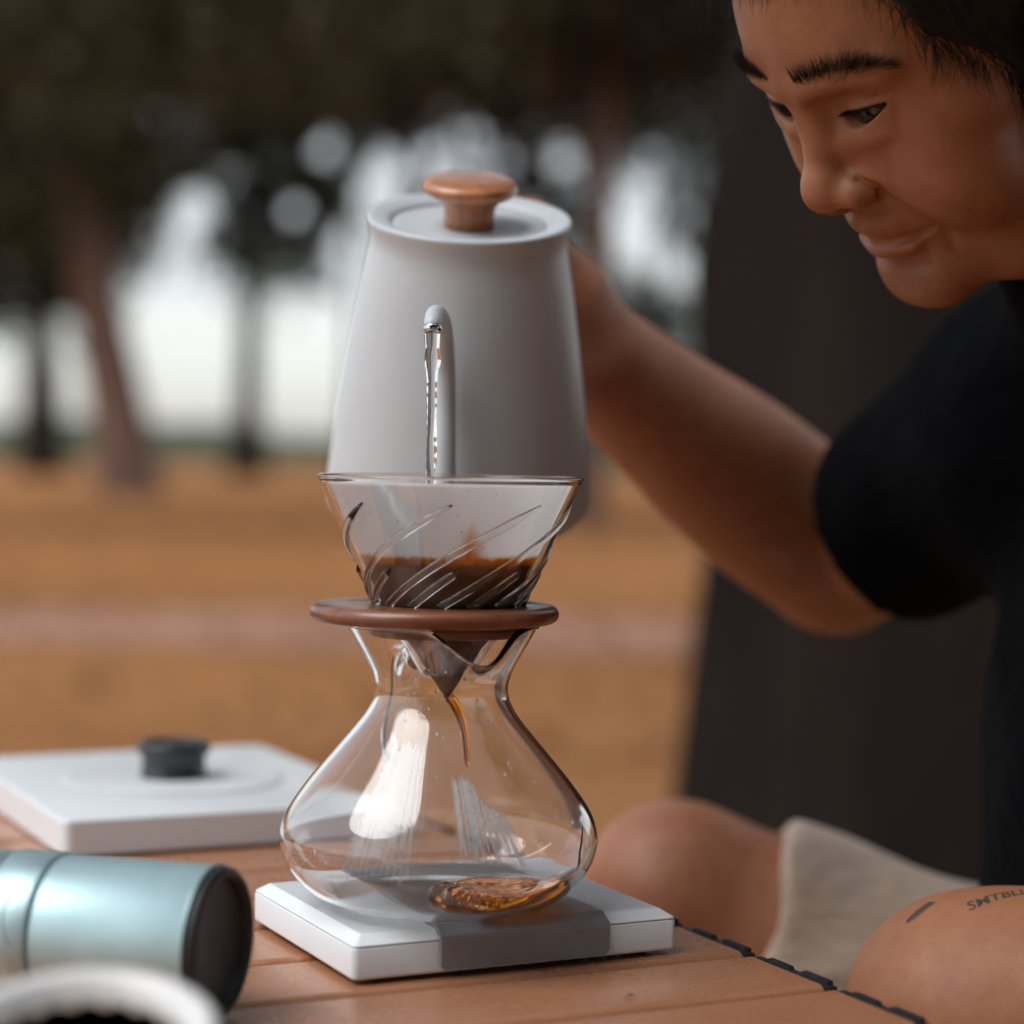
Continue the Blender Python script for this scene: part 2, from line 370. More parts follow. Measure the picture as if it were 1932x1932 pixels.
# the broad trunk close behind the man
b = (.735, 3.80, GZ)
r_ = np.random.default_rng(5)
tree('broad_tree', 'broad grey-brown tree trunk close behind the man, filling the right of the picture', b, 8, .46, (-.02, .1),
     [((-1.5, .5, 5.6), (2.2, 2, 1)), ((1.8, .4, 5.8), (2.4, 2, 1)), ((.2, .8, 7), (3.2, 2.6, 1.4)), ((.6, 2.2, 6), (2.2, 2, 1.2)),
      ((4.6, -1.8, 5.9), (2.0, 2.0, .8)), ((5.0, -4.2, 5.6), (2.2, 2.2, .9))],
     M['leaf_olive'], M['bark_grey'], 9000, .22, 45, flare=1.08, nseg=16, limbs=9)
# unseen trees added behind the viewpoint to shade fronts and stand in the reflections
for i, (x, y, where) in enumerate([(-1.4, -4.6, 'first from the left'), (1.2, -4.8, 'second from the left'), (3.8, -4.2, 'third from the left'), (6.4, -2.2, 'last on the right')]):
    r_ = np.random.default_rng(80+i); bl = [((r_.normal()*1.0, r_.normal()*.7, 1.5+r_.random()*5.2), (1.5, 1.2, 1.1)) for k in range(11)]
    tree('added_shade_tree', 'unseen leafy tree added for shade behind the camera, ' + where, (x, y, GZ), 7.2, .24, (.2, 0), bl, M['leaf_olive' if i % 2 else 'leaf_dark'], M['bark_grey'], 7500, .26, 500+i, group='added trees behind the camera')
# fallen leaves lying on the ground (nobody could count them)
n = 16000
y = -5 + 32*rng.random(n); x = (rng.random(n)-.5)*22
keep = ~((np.hypot(x-.735, y-3.80) < .52)); x, y = x[keep], y[keep]; n = len(x)
P = np.stack([x, y, np.full(n, GZ+.012)], 1); an = rng.random(n)*6.283; a = np.stack([np.cos(an), np.sin(an), rng.normal(size=n)*.25], 1); bb = np.stack([-np.sin(an), np.cos(an), rng.normal(size=n)*.25], 1)
s = (.05+.06*rng.random(n))[:, None]
q = np.stack([P-a*s*.5, P+bb*s*.28+[0, 0, .006], P+a*s*.5, P-bb*s*.28+[0, 0, .006]], 1).reshape(-1, 3)
q[:, 2] = np.maximum(q[:, 2], GZ+.004)
M['litter'] = leaf_mat('fallen_leaves', [(.16, .060, .018), (.32, .135, .042), (.42, .23, .09)], .8)
o = link('fallen_leaves', np_mesh('fallen_leaves', q, np.arange(n*4).reshape(-1, 4)), M['litter'], smooth=False)
tag(o, 'dry orange and brown leaves scattered over the ground', 'fallen leaves', kind='stuff')

# ------------------------------------------------------------------ table (slats run along TS, stacked along TN)
TH = R(26.0)
TS = Vector((math.cos(TH), math.sin(TH), 0)); TN = Vector((-math.sin(TH), math.cos(TH), 0))
def tp(s, n, z=0): return TS*s + TN*n + Vector((0, 0, z))
table = empty('camping_table', tp(.1, 1.0, GZ), (0, 0, TH), 'low roll-top camping table of copper brown metal slats with black end links', 'table')
TB = table.location.copy()
def tl(s, n, z=0): return (s-.1, n-1.0, z-GZ)           # table-local coordinates
PITCHN = .065; S0, S1 = -.36, .5205
def slat_mesh():
    """extruded slat with rolled long edges and a soft dip"""
    wd = PITCHN-.0042; hw = wd/2; rr = .0042; prof = []
    for k in range(7): a = math.pi*k/6*.5; prof.append((-hw+rr-rr*math.cos(a), -rr+rr*math.sin(a)))
    prof.append((-hw*.45, -.0001)); prof.append((hw*.45, -.0001))
    for k in range(7): a = math.pi/2-math.pi*k/6*.5; prof.append((hw-rr+rr*math.cos(a), -rr+rr*math.sin(a)))
    prof += [(hw, -.013), (hw-.002, -.013), (hw-.002, -.004), (-hw+.002, -.004), (-hw+.002, -.013), (-hw, -.013)]
    m = len(prof); V = []; F = []
    for s in (S0, S0+.0015, S1-.0015, S1):
        sh = .0012 if s in (S0, S1) else 0
        V += [(s-.1, n*(1-sh*10), z-sh) for n, z in prof]
    for i in range(3):
        for j in range(m):
            j2 = (j+1) % m; F.append((i*m+j, i*m+j2, (i+1)*m+j2, (i+1)*m+j))
    F += [tuple(range(m-1, -1, -1)), tuple(3*m+j for j in range(m))]
    me = mesh('slat', V, F); bm = bmesh.new(); bm.from_mesh(me); bmesh.ops.recalc_face_normals(bm, faces=bm.faces[:]); bm.to_mesh(me); bm.free()
    return me
sm = slat_mesh(); sm.materials.append(M['slat']); sm.polygons.foreach_set('use_smooth', [False]*len(sm.polygons))
# black moulded link on a slat end: a bar with a raised hook
def link_mesh():
    bm = bmesh.new()
    def bx(x0, x1, y0, y1, z0, z1):
        r = bmesh.ops.create_cube(bm, size=1)
        for v in r['verts']: v.co = Vector((x0+(v.co.x+.5)*(x1-x0), y0+(v.co.y+.5)*(y1-y0), z0+(v.co.z+.5)*(z1-z0)))
        return r['verts']
    h = PITCHN/2
    bx(0, .0042, -h+.001, h-.0045, -.014, -.0006)
    v = bx(.0008, .0040, -h+.004, -h+.028, -.004, .0013)
    for q in v:
        if q.co.z > 0 and q.co.y > -h+.01: q.co.y -= .004
    v = bx(.0008, .0038, -h+.031, h-.010, -.004, .0009)
    for q in v:
        if q.co.z > 0: q.co.y += .003 if q.co.y < 0 else -.004
    bx(.0005, .0045, h-.007, h+.0035, -.013, -.0035)
    bmesh.ops.bevel(bm, geom=bm.edges[:], offset=.0004, segments=2, affect='EDGES')
    return bm_mesh('link', bm)
lm = link_mesh(); lm.materials.append(M['black'])
K0, K1 = -4, 10
for k in range(K0, K1+1):
    nc = .750+PITCHN*(k+.5)
    o = link('slat', sm, None, table, smooth=False); o.location = (0, nc-1.0, -GZ)
    o = link('end_link', lm, None, table, False); o.location = (S1-.1+.0004, nc-1.0, -GZ)
    o = link('end_link', lm, None, table, False); o.location = (S0-.1-.0004, nc-1.0, -GZ); o.rotation_euler = (0, 0, math.pi)
nA, nB = .750+PITCHN*K0, .750+PITCHN*(K1+1)
for nn in (nA+.10, nB-.10):
    link('rail', rbox('rail', S1-S0-.06, .02, .022, .003), M['leg_metal'], table).location = tl((S0+S1)/2, nn, -.040)
for ss in (S0+.06, S1-.06):
    for nn in (nA+.06, nB-.06):
        inn = tl(ss, nn, -.030); gx = tl(ss+(.02 if ss > 0 else -.02), nn+(.02 if nn > 1 else -.02), GZ+.004)
        link('leg', tube('leg', [gx, inn], .011, 14), M['leg_metal'], table)

# ------------------------------------------------------------------ coffee scale
scale = empty('coffee_scale', (0, 0, 0), label='white coffee scale with a grey centre strip, under the glass carafe', cat='scale')
F0 = tp(*[0, 0]); SA, SB = .157, .127
fc = Vector((-.0634, .8879, 0)); scale.location = fc + TS*SA/2 + TN*SB/2; scale.rotation_euler = (0, 0, TH)
def ring_box(name, sx, sy, rc, rings, nc=8):
    """lofted box: rounded-rectangle rings (inset, z) from bottom to top, both ends closed"""
    V = []; F = []; m = nc*4
    for ins, z in rings:
        hx, hy, r = sx/2-ins, sy/2-ins, max(.0006, rc-ins)
        for q, (cx_, cy_) in enumerate(((1, 1), (-1, 1), (-1, -1), (1, -1))):
            for t in range(nc):
                a = math.pi/2*(q+t/(nc-1)); V.append((cx_*(hx-r)+r*math.cos(a), cy_*(hy-r)+r*math.sin(a), z))
    for i in range(len(rings)-1):
        for j in range(m):
            j2 = (j+1) % m; F.append((i*m+j, i*m+j2, (i+1)*m+j2, (i+1)*m+j))
    F.append(tuple(range(m-1, -1, -1))); F.append(tuple((len(rings)-1)*m+j for j in range(m)))
    me = mesh(name, V, F); me.polygons.foreach_set('use_smooth', [True]*len(me.polygons)); return me
def sharp(o, ang=28):
    md = o.modifiers.new('bev', 'BEVEL'); md.width = .00035; md.segments = 2; md.limit_method = 'ANGLE'; md.angle_limit = R(ang); md.harden_normals = True; return o
sharp(link('housing', ring_box('housing', SA, SB, .0032, [(.0030, .0020), (.0008, .0022), (0, .0032), (0, .0150), (.0004, .0158)]), M['plastic'], scale))
sharp(link('top_plate', ring_box('top_plate', SA, SB, .0032, [(.0010, .0159), (.0003, .0162), (.0003, .0168), (.0052, .0198), (.0060, .0203), (.0075, .0204)]), M['acrylic'], scale), 14)
# the strip lies on the top and folds down over the front edge
sx0, sx1 = -SA/2+.0395, SA/2-.0355; SX = (sx0+sx1)/2; hw = (sx1-sx0)/2
e = .0017
prof = [(SB/2-.0065, .0211), (-SB/2+.0056, .0211), (-SB/2-.0010, .0178), (-SB/2-e, .0155), (-SB/2-e, .0056), (-SB/2-e, .0036)]
wid = [hw, hw, hw, hw, hw, hw-.002]
V = []; Fq = []
for (y, z), q in zip(prof, wid): V += [(SX-q, y, z), (SX+q, y, z)]
for i in range(len(prof)-1): Fq.append((2*i, 2*i+2, 2*i+3, 2*i+1))
o = link('display_strip', mesh('strip', V, Fq), M['strip'], scale, smooth=False)
md = o.modifiers.new('thick', 'SOLIDIFY'); md.thickness = .0014; md.offset = 0
md = o.modifiers.new('bev', 'BEVEL'); md.width = .0004; md.segments = 2
for a in (-1, 1):
    for b in (-1, 1):
        link('foot', lathe('foot', [(0, 0), (.006, 0), (.006, .003), (0, .003)], 24), M['rubber'], scale).location = (a*(SA/2-.014), b*(SB/2-.014), .0)

# ------------------------------------------------------------------ electric kettle base behind
bs = (.2895+.4875)/2; bn = (1.142+1.388)/2
kb = empty('kettle_base', tp(bs, bn, 0), (0, 0, TH), 'white square electric kettle base with black round connector, behind the grinder', 'kettle base')
sharp(link('housing', ring_box('housing', .200, .250, .006, [(.003, .0008), (.0005, .0010), (0, .0016), (0, .0198), (.0006, .0208), (.0018, .0212)]), M['plastic'], kb))
link('round_plate', lathe('round_plate', [(.0, .0213), (.066, .0213), (.0672, .0218), (.0655, .0222), (.010, .0224), (0, .0224)], 96), M['plastic'], kb)
cn = link('connector', lathe('connector', [(0, .0224), (.0205, .0224), (.0205, .0250), (.0195, .0262), (.0195, .036), (.0222, .0372), (.0222, .0425), (.0205, .0440), (.017, .0440), (.0165, .0415), (.006, .0415), (.0055, .0435), (0, .0438)], 64), M['black'], kb)
sy = M['strip']
for i, (dx, dz, ww, hh) in enumerate([(.020, .0135, .006, .0022), (.020, .0105, .004, .0016), (.020, .0078, .007, .0010)]):
    link('marking', rbox('marking', .0004, ww, hh, .0001, 1), sy, kb).location = (-.0991, -.123+dx, dz-.002)

# ------------------------------------------------------------------ hand grinder lying on its side
gax = Vector((.96, -.28, 0)).normalized(); gc = Vector((-.1135, .829, .0312))
gr = empty('hand_grinder', gc, (0, 0, math.atan2(gax.y, gax.x)), 'pale blue metal hand coffee grinder lying on its side, black end facing right', 'grinder')
def xl(name, prof, mat, parent, n=96):
    me = lathe(name, prof, n); me.transform(Matrix.Rotation(math.pi/2, 4, 'Y')); return link(name, me, mat, parent)
xl('barrel', [(0, -.0655), (.0292, -.0655), (.0300, -.0648), (.0302, -.0640), (.0302, -.0012), (.0308, -.0008), (.0309, .0), (.0302, .0004), (.0290, .0)], M['grinder'], gr)
xl('collar_ring', [(0, -.0860), (.0301, -.0860), (.0306, -.0855), (.0308, -.0845), (.0308, -.0672), (.0304, -.0662), (.0296, -.0658), (0, -.0658)], M['grinder'], gr)
xl('upper_barrel', [(0, -.165), (.0280, -.165), (.0288, -.163), (.0296, -.160), (.0297, -.0870), (.029, -.0862), (0, -.0862)], M['grinder'], gr)
xl('end_cap', [(.0288, .0004), (.0297, .0012), (.0296, .0032), (.0285, .0045), (.0262, .0040), (.0250, .0015), (.0235, -.003), (.016, -.0055), (0, -.006)], M['rubber'], gr)
# small raised oval mark on the collar ring and a line of fine lettering round the upper barrel
mk = []
for q in range(14):
    a = R(210+3.2*q); rr = .03085; x = -.0725-.004*math.sin(q/13*2.8); mk.append((x, rr*math.sin(a+R(60)), rr*math.cos(a+R(60))))
link('emblem', tube('emblem', mk, .00028, 6), M['strip'], gr)
V = []; Fq = []; rl = np.random.default_rng(9)             # too small to read: a row of fine light strokes round the girth
for q in range(26):
    a0 = R(-58+3.3*q); hgt = .0012+.0016*rl.random(); wdt = R(.7+.8*rl.random()); b0 = len(V)
    for (xx_, aa) in ((0, -wdt), (0, wdt), (hgt, wdt), (hgt, -wdt)): V.append((-.0900-xx_, -.02985*math.cos(a0+aa), -.02985*math.sin(a0+aa)))
    Fq.append((b0, b0+1, b0+2, b0+3))
link('lettering', mesh('lettering', V, Fq), M['ceramic'], gr, smooth=False)

# ------------------------------------------------------------------ white cup in the near left corner
cupc = at(165, 1912, .62); cupc.z = 0
cupc.z = .008
cup = empty('white_cup', cupc, (R(13), 0, 0), label='white ribbed cup, strongly blurred in the near left corner', cat='cup')
H = .050
link('shell', lathe('shell', [(0, .0), (.026, 0), (.029, .002), (.033, .02), (.037, .045), (.0392, H-.002), (.0392, H+.0006), (.0378, H+.0018), (.0345, H+.0016), (.0325, H-.001), (.0305, .045), (.027, .018), (.022, .006), (0, .005)], 96), M['ceramic'], cup)
M['cup_in'] = two_tone('brown_stained_cup_lining', (.012, .010, .009), (.02, .017, .015), 60, .5)
M['cup_rib'] = two_tone('beige_ribs', (.36, .26, .19), (.42, .31, .23), 60, .5)
link('lining', lathe('lining', [(.0322, H-.006), (.0302, .044), (.0268, .0186), (.0218, .0065), (0, .0056)], 96), M['cup_in'], cup)
for k in range(18):
    a = 2*math.pi*k/18+.1
    o = link('rib', rbox('rib', .0042, .0050, .022, .0010, 2), M['cup_rib'], cup); o.location = (.0300*math.cos(a), .0300*math.sin(a), .0230); o.rotation_euler = (0, 0, a); 
    o.rotation_euler = Matrix.Rotation(a, 3, 'Z').to_4x4().to_euler()

# ------------------------------------------------------------------ glass carafe
CC = at(826, 1698, .963); BASEZ = .0222
cx, cyy = CC.x, CC.y
carafe = empty('glass_carafe', (cx, cyy, BASEZ), label='clear glass hourglass carafe with pouring lip, on the white scale', cat='carafe')
LIP = R(-90+24)                                   # lip faces the camera, a little right
outer = [(0, .0), (.030, .0), (.044, .0002), (.050, .0014), (.0575, .0052), (.0640, .0115), (.0690, .0187), (.0714, .0262), (.0714, .0330), (.0675, .0427), (.0585, .0554), (.0472, .0690), (.0375, .0806), (.0330, .0870), (.0305, .0928), (.0302, .0978), (.0316, .1035), (.0342, .1090), (.0385, .1165), (.0418, .1225), (.0428, .1247)]
O = spline([(a, b) for a, b in outer], 130); O[:, 0] = np.maximum(O[:, 0], 0); O[:, 1] = np.maximum(O[:, 1], 0)
TK = .0022
tg = np.gradient(O, axis=0); tg /= np.linalg.norm(tg, axis=1)[:, None]+1e-12
I = O + np.stack([-tg[:, 1], tg[:, 0]], 1)*TK; I[:, 0] = np.maximum(I[:, 0], 0); I[0, 0] = 0; I[:, 1] = np.maximum(I[:, 1], TK)
# bead at the rim
tip = O[-1]; mid = (O[-1]+I[-1])/2
bead = [tuple(mid+np.array([math.cos(a), math.sin(a)])*.0021) for a in np.linspace(R(-25), R(205), 13)]
prof = [tuple(p) for p in O] + bead + [tuple(p) for p in I[::-1]]
def carafe_def(r, z, a, i):
    d = (a-LIP+math.pi) % (2*math.pi)-math.pi
    k = max(0, (z-.098)/.0275); k = min(k, 1.15); g = math.exp(-(abs(d)/.36)**2.2); g2 = math.exp(-(d/.16)**2)
    zz = z - .0145*k**1.6*g; rr = r + (.0040*k**1.5*g) + .0030*k**2*g2
    wob = 1+.0008*math.sin(3*a+z*90)
    return (rr*wob*math.cos(a), rr*wob*math.sin(a), zz)
link('vessel', lathe('vessel', prof, 192, carafe_def), M['glass'], carafe)
hd = Vector((math.cos(LIP+math.pi), math.sin(LIP+math.pi), 0))
hp = spline([hd*.0325+Vector((0, 0, .1065)), hd*.050+Vector((0, 0, .1085)), hd*.066+Vector((0, 0, .1010)), hd*.0735+Vector((0, 0, .083)), hd*.069+Vector((0, 0, .062)), hd*.0575+Vector((0, 0, .0578))], 40)
link('handle', tube('handle', hp, .0045, 20), M['glass'], carafe)
# white film inside the glass: sky reflections painted as streaked sheets
def _glare():
    m = MB('painted_reflection'); 
    at_ = m.n('ShaderNodeAttribute'); at_.attribute_name = 'glare'
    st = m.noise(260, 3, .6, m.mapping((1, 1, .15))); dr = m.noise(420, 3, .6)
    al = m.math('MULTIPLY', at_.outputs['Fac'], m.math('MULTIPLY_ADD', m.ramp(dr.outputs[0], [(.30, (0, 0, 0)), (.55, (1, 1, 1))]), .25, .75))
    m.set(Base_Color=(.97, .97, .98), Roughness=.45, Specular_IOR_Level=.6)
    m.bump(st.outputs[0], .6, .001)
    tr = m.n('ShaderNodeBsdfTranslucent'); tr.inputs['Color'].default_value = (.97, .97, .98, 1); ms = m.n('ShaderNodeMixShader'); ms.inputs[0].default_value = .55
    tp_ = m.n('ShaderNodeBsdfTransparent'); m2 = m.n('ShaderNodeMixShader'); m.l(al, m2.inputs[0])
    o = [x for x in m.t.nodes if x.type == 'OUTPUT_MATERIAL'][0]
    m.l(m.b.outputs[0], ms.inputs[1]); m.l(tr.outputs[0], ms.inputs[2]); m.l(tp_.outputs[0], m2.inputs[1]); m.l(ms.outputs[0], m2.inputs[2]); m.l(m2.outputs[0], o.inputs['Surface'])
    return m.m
M['glare'] = _glare()
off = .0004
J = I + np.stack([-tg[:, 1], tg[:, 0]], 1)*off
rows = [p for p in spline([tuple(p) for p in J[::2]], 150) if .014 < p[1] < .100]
V = []; glare = []; NA = 420; A0, A1 = R(-152), R(-28)
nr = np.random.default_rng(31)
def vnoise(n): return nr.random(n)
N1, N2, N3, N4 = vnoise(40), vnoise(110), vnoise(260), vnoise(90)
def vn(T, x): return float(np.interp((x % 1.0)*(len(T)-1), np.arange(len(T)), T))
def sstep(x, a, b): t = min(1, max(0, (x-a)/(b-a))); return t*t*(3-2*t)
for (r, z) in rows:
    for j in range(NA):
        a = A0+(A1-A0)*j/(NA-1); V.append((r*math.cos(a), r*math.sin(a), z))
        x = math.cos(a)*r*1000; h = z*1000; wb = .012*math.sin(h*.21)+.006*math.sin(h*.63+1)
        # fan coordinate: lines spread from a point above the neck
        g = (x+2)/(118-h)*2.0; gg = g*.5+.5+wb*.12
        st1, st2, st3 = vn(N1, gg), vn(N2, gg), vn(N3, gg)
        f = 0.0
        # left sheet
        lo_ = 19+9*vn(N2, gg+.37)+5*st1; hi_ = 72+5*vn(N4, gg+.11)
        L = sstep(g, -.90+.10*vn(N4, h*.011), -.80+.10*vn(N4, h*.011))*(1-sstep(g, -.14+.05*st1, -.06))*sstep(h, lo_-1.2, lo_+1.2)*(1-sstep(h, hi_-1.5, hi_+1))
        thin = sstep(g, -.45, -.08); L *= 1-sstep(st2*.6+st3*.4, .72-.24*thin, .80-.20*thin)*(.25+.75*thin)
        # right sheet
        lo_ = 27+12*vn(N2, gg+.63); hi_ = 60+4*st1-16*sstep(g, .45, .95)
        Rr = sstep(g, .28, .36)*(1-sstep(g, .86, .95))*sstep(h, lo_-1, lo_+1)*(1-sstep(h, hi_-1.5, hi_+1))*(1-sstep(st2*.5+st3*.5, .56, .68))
        # wisps towards the neck and dots along the upper edge
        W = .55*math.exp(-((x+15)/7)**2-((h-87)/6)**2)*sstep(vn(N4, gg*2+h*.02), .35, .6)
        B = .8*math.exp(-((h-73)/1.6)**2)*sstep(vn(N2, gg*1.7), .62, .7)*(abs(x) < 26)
        # the left sheet of painted reflection fades towards the base
        glare.append(max(L*(.45+.35*sstep(h, 20, 60)), min(1, Rr*1.5), W))
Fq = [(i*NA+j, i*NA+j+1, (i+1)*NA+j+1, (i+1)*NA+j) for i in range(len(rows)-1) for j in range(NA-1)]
fm = mesh('painted_reflection', V, Fq); at_ = fm.attributes.new('glare', 'FLOAT', 'POINT'); at_.data.foreach_set('value', np.clip(glare, -1, 1).astype(np.float32))
link('painted_reflection', fm, M['glare'], carafe)
# drops clinging to the inner wall
bm = bmesh.new()
for k in range(46):
    p = J[int(rng.integers(42, 108))]; a = R(-90)+rng.normal()*.75; rr = .0004+.0006*rng.random()
    r = bmesh.ops.create_icosphere(bm, subdivisions=2, radius=rr)
    for v in r['verts']: v.co = Vector((v.co.x*.8, v.co.y*.8, v.co.z*1.2)) + Vector((p[0]*math.cos(a), p[0]*math.sin(a), p[1]))
link('droplets', bm_mesh('droplets', bm), M['water'], carafe)['kind'] = 'stuff'
# coffee pooling at the right of the base
m = MB('coffee'); m.set(Base_Color=(.84, .25, .008), Roughness=.02, IOR=1.34, Transmission_Weight=1.0); M['coffee'] = m.m
m = MB('dark_coffee'); m.set(Base_Color=(.85, .36, .05), Roughness=.03, IOR=1.34, Transmission_Weight=1.0); M['coffee2'] = m.m
def pool():
    NR, NAg = 26, 72; V = []; F = []; px, py = .0235, -.013
    def rad(a): return .0325*(1+.20*math.cos(a-.35)+.07*math.sin(3*a+.4)+.035*math.sin(7*a))
    for side in (1, 0):
        for i in range(NR+1):
            for j in range(NAg):
                a = 2*math.pi*j/NAg; q = rad(a)*i/NR; x = px+q*math.cos(a); y = py+.86*q*math.sin(a); f = i/NR
                rr = math.hypot(x, y)
                zb = float(np.interp(rr, I[:, 0][:60], I[:, 1][:60]))+.00035
                if side: z = zb + .0072*(1-f**5)**.5 + (1-f)*.00035*math.sin(q*1100+2*math.sin(3*a)) + .0002*math.sin(7*a+q*400)*(1-f)
                else: z = zb
                V.append((x, y, z))
    n1 = (NR+1)*NAg
    for s in (0, 1):
        for i in range(NR):
            for j in range(NAg):
                j2 = (j+1) % NAg; q = (s*n1+i*NAg+j, s*n1+(i+1)*NAg+j, s*n1+(i+1)*NAg+j2, s*n1+i*NAg+j2); F.append(q if s == 0 else q[::-1])
    me = mesh('pool', V, F); bm = bmesh.new(); bm.from_mesh(me); bmesh.ops.remove_doubles(bm, verts=bm.verts[:], dist=2e-5); bmesh.ops.recalc_face_normals(bm, faces=bm.faces[:]); bm.to_mesh(me); bm.free(); return me
o = link('coffee_pool', pool(), M['coffee']); o.location = (cx, cyy, BASEZ)
tag(o, 'shallow amber pool of fresh coffee in the bottom of the carafe', 'coffee')

# ------------------------------------------------------------------ glass dripper on its wooden collar
DC = at(846, 1135, .963); dx, dy = DC.x, DC.y
ZC = BASEZ+.1262                                 # underside of the collar rests on the carafe rim
CTH = .0078
drip = empty('coffee_dripper', (dx, dy, ZC), label='clear glass cone dripper with spiral ribs on a dark wooden collar ring', cat='dripper')
ZT = CTH                                          # top of the collar in local z
rim = at(841, 905, .963).z - ZC
def drr(z):                                       # outer radius of the cone
    return float(np.interp(z, [-.0230, -.012, ZT-.002, rim], [.0125, .0190, .0325, .0596]))
zs = np.linspace(-.0230, rim, 70)
outr = [(drr(z), z) for z in zs]; inr = [(drr(z)-.0021, z) for z in zs]
lipb = [(outr[-1][0]+.0006, rim+.0006), (outr[-1][0]+.0004, rim+.0016), (outr[-1][0]-.0010, rim+.0020), (inr[-1][0]-.0002, rim+.0012)]
link('cone', lathe('cone', outr+lipb+inr[::-1], 160, closed=True), M['glass'], drip)
# spiral ribs moulded on the outside surface: long and short in turn
def rib(a0, z1, tw, name='rib'):
    P = []; rad = []
    zb = ZT+.0004
    for i in range(40):
        f = i/39; z = zb+(z1-zb)*f; a = a0 + tw*(f**.9)*(z1-zb)/(rim-zb); r = drr(z)-.0005
        P.append((r*math.cos(a), r*math.sin(a), z)); rad.append(0.0020*(1 if f < .85 else max(.25, 1-(f-.85)/.15*.75)))
    return link(name, tube(name, P, rad, 10), M['glass'], drip)
for k in range(8):
    rib(2*math.pi*k/8+R(-186), rim-.010, 2.1)
    rib(2*math.pi*k/8+R(-186)+math.pi/8, ZT+.0175, 2.1, 'short_rib')
# dark wood collar ring, a little wider towards the left
co_ = Vector((-.0062, 0, 0))
def collar_def(r, z, a, i):
    if r < .040: return (r*math.cos(a), r*math.sin(a), z)
    return (r*math.cos(a)+co_.x, r*math.sin(a)+co_.y, z)
RO = .0562
cp = [(.0326, .0012), (.0330, .0), (.052, .0)] + [(RO-.0039+.0039*math.cos(t), CTH/2+CTH/2*math.sin(t)) for t in np.linspace(-math.pi/2, math.pi/2, 13)] + [(.034, CTH), (.0326, CTH-.001)]
link('wood_collar', lathe('wood_collar', cp, 144, collar_def, closed=True), M['collar'], drip)
link('collar_spigot', lathe('collar_spigot', [(.0322, -.0001), (.0322, -.0050), (.0330, -.0058), (.0362, -.0058), (.0372, -.0050), (.0376, -.0001)], 128, closed=True), M['collar'], drip)

# paper filter with the coffee bed soaking through it
LEV = at(845, 1062, .920).z - ZC
def _paper():
    m = MB('paper_filter'); tcn = m.n('ShaderNodeTexCoord'); sp = m.n('ShaderNodeSeparateXYZ'); m.l(tcn.outputs['Object'], sp.inputs[0])
    n1 = m.noise(240, 4, .7, tcn.outputs['Object']); n2 = m.noise(1500, 3, .6, tcn.outputs['Object'])
    z = m.math('ADD', sp.outputs['Z'], m.math('MULTIPLY', m.math('SUBTRACT', n1.outputs[0], .5), .0045))
    f = m.math('DIVIDE', m.math('SUBTRACT', z, LEV-.006), .020)
    c = m.ramp(f, [(.0, (.30, .140, .046)), (.20, (.35, .155, .038)), (.29, (.58, .22, .022)), (.36, (.60, .26, .05)), (.41, (.80, .66, .52)), (.47, (.94, .935, .93))])
    c = m.mix(m.math('LESS_THAN', m.math('ADD', sp.outputs['Z'], m.math('MULTIPLY', n1.outputs[0], .004)), -.006), c, (.36, .21, .12))
    # coffee creeping up the folded seam of the paper
    zz = m.math('DIVIDE', m.math('SUBTRACT', sp.outputs['Z'], LEV-.002), .022, clamp=True)
    sx = m.math('ABSOLUTE', m.math('SUBTRACT', sp.outputs['X'], m.math('MULTIPLY_ADD', zz, .003, .0085)))
    w_ = m.math('MULTIPLY', m.math('MULTIPLY_ADD', m.math('SUBTRACT', 1.0, zz), .0105, .0008), m.math('MULTIPLY_ADD', n1.outputs[0], 2.4, -.25))
    pl_ = m.math('MULTIPLY', m.math('SUBTRACT', 1.0, m.math('DIVIDE', sx, w_), clamp=True), m.math('SUBTRACT', 1.0, zz, clamp=True))
    pl_ = m.math('MULTIPLY', m.math('MULTIPLY', pl_, m.math('LESS_THAN', sp.outputs['Y'], 0)), m.math('GREATER_THAN', f, .30))
    c = m.mix(m.math('MULTIPLY', pl_, 1.3, clamp=True), c, (.72, .30, .035))
    sk = m.noise(700, 1, .5, tcn.outputs['Object'])
    c = m.mix(m.math('GREATER_THAN', sk.outputs[0], .78), c, (.10, .05, .02))
    m.col(c); m.set(Roughness=.75); m.bump(n2.outputs[0], .25, .0004)
    tr = m.n('ShaderNodeBsdfTranslucent'); m.l(c, tr.inputs['Color']); ms = m.n('ShaderNodeMixShader'); ms.inputs[0].default_value = .6
    o = [x for x in m.t.nodes if x.type == 'OUTPUT_MATERIAL'][0]
    m.l(m.b.outputs[0], ms.inputs[1]); m.l(tr.outputs[0], ms.inputs[2]); m.l(ms.outputs[0], o.inputs['Surface']); return m.m
M['paper'] = _paper()
def frr(z): return drr(z)-.0036 if z > -.012 else float(np.interp(z, [-.0345, -.012], [.0006, drr(-.012)-.0036]))
ft = rim-.0008
pf = [(frr(z), z) for z in np.linspace(-.0345, ft, 60)]; pin = [(max(.0002, r-.0003), z+.0002) for r, z in pf]
def fdef(r, z, a, i):
    rr = r*(1+.006*math.sin(11*a)*max(0, z/ft)); return (rr*math.cos(a), rr*math.sin(a), z)
fil = empty('paper_filter', (dx, dy, ZC), label='white paper filter cone holding wet coffee, inside the glass dripper', cat='filter')
link('paper', lathe('paper', pf+pin[::-1], 128, fdef), M['paper'], fil)
M['grounds'] = two_tone('wet_coffee_grounds', (.03, .013, .005), (.08, .036, .013), 500, .35, bump=1.0, bdist=.001)
link('coffee_bed', lathe('coffee_bed', [(frr(z)-.0006, z) for z in np.linspace(-.028, LEV-.001, 20)] + [(.02, LEV-.0035), (0, LEV-.005)], 96), M['grounds'], fil)

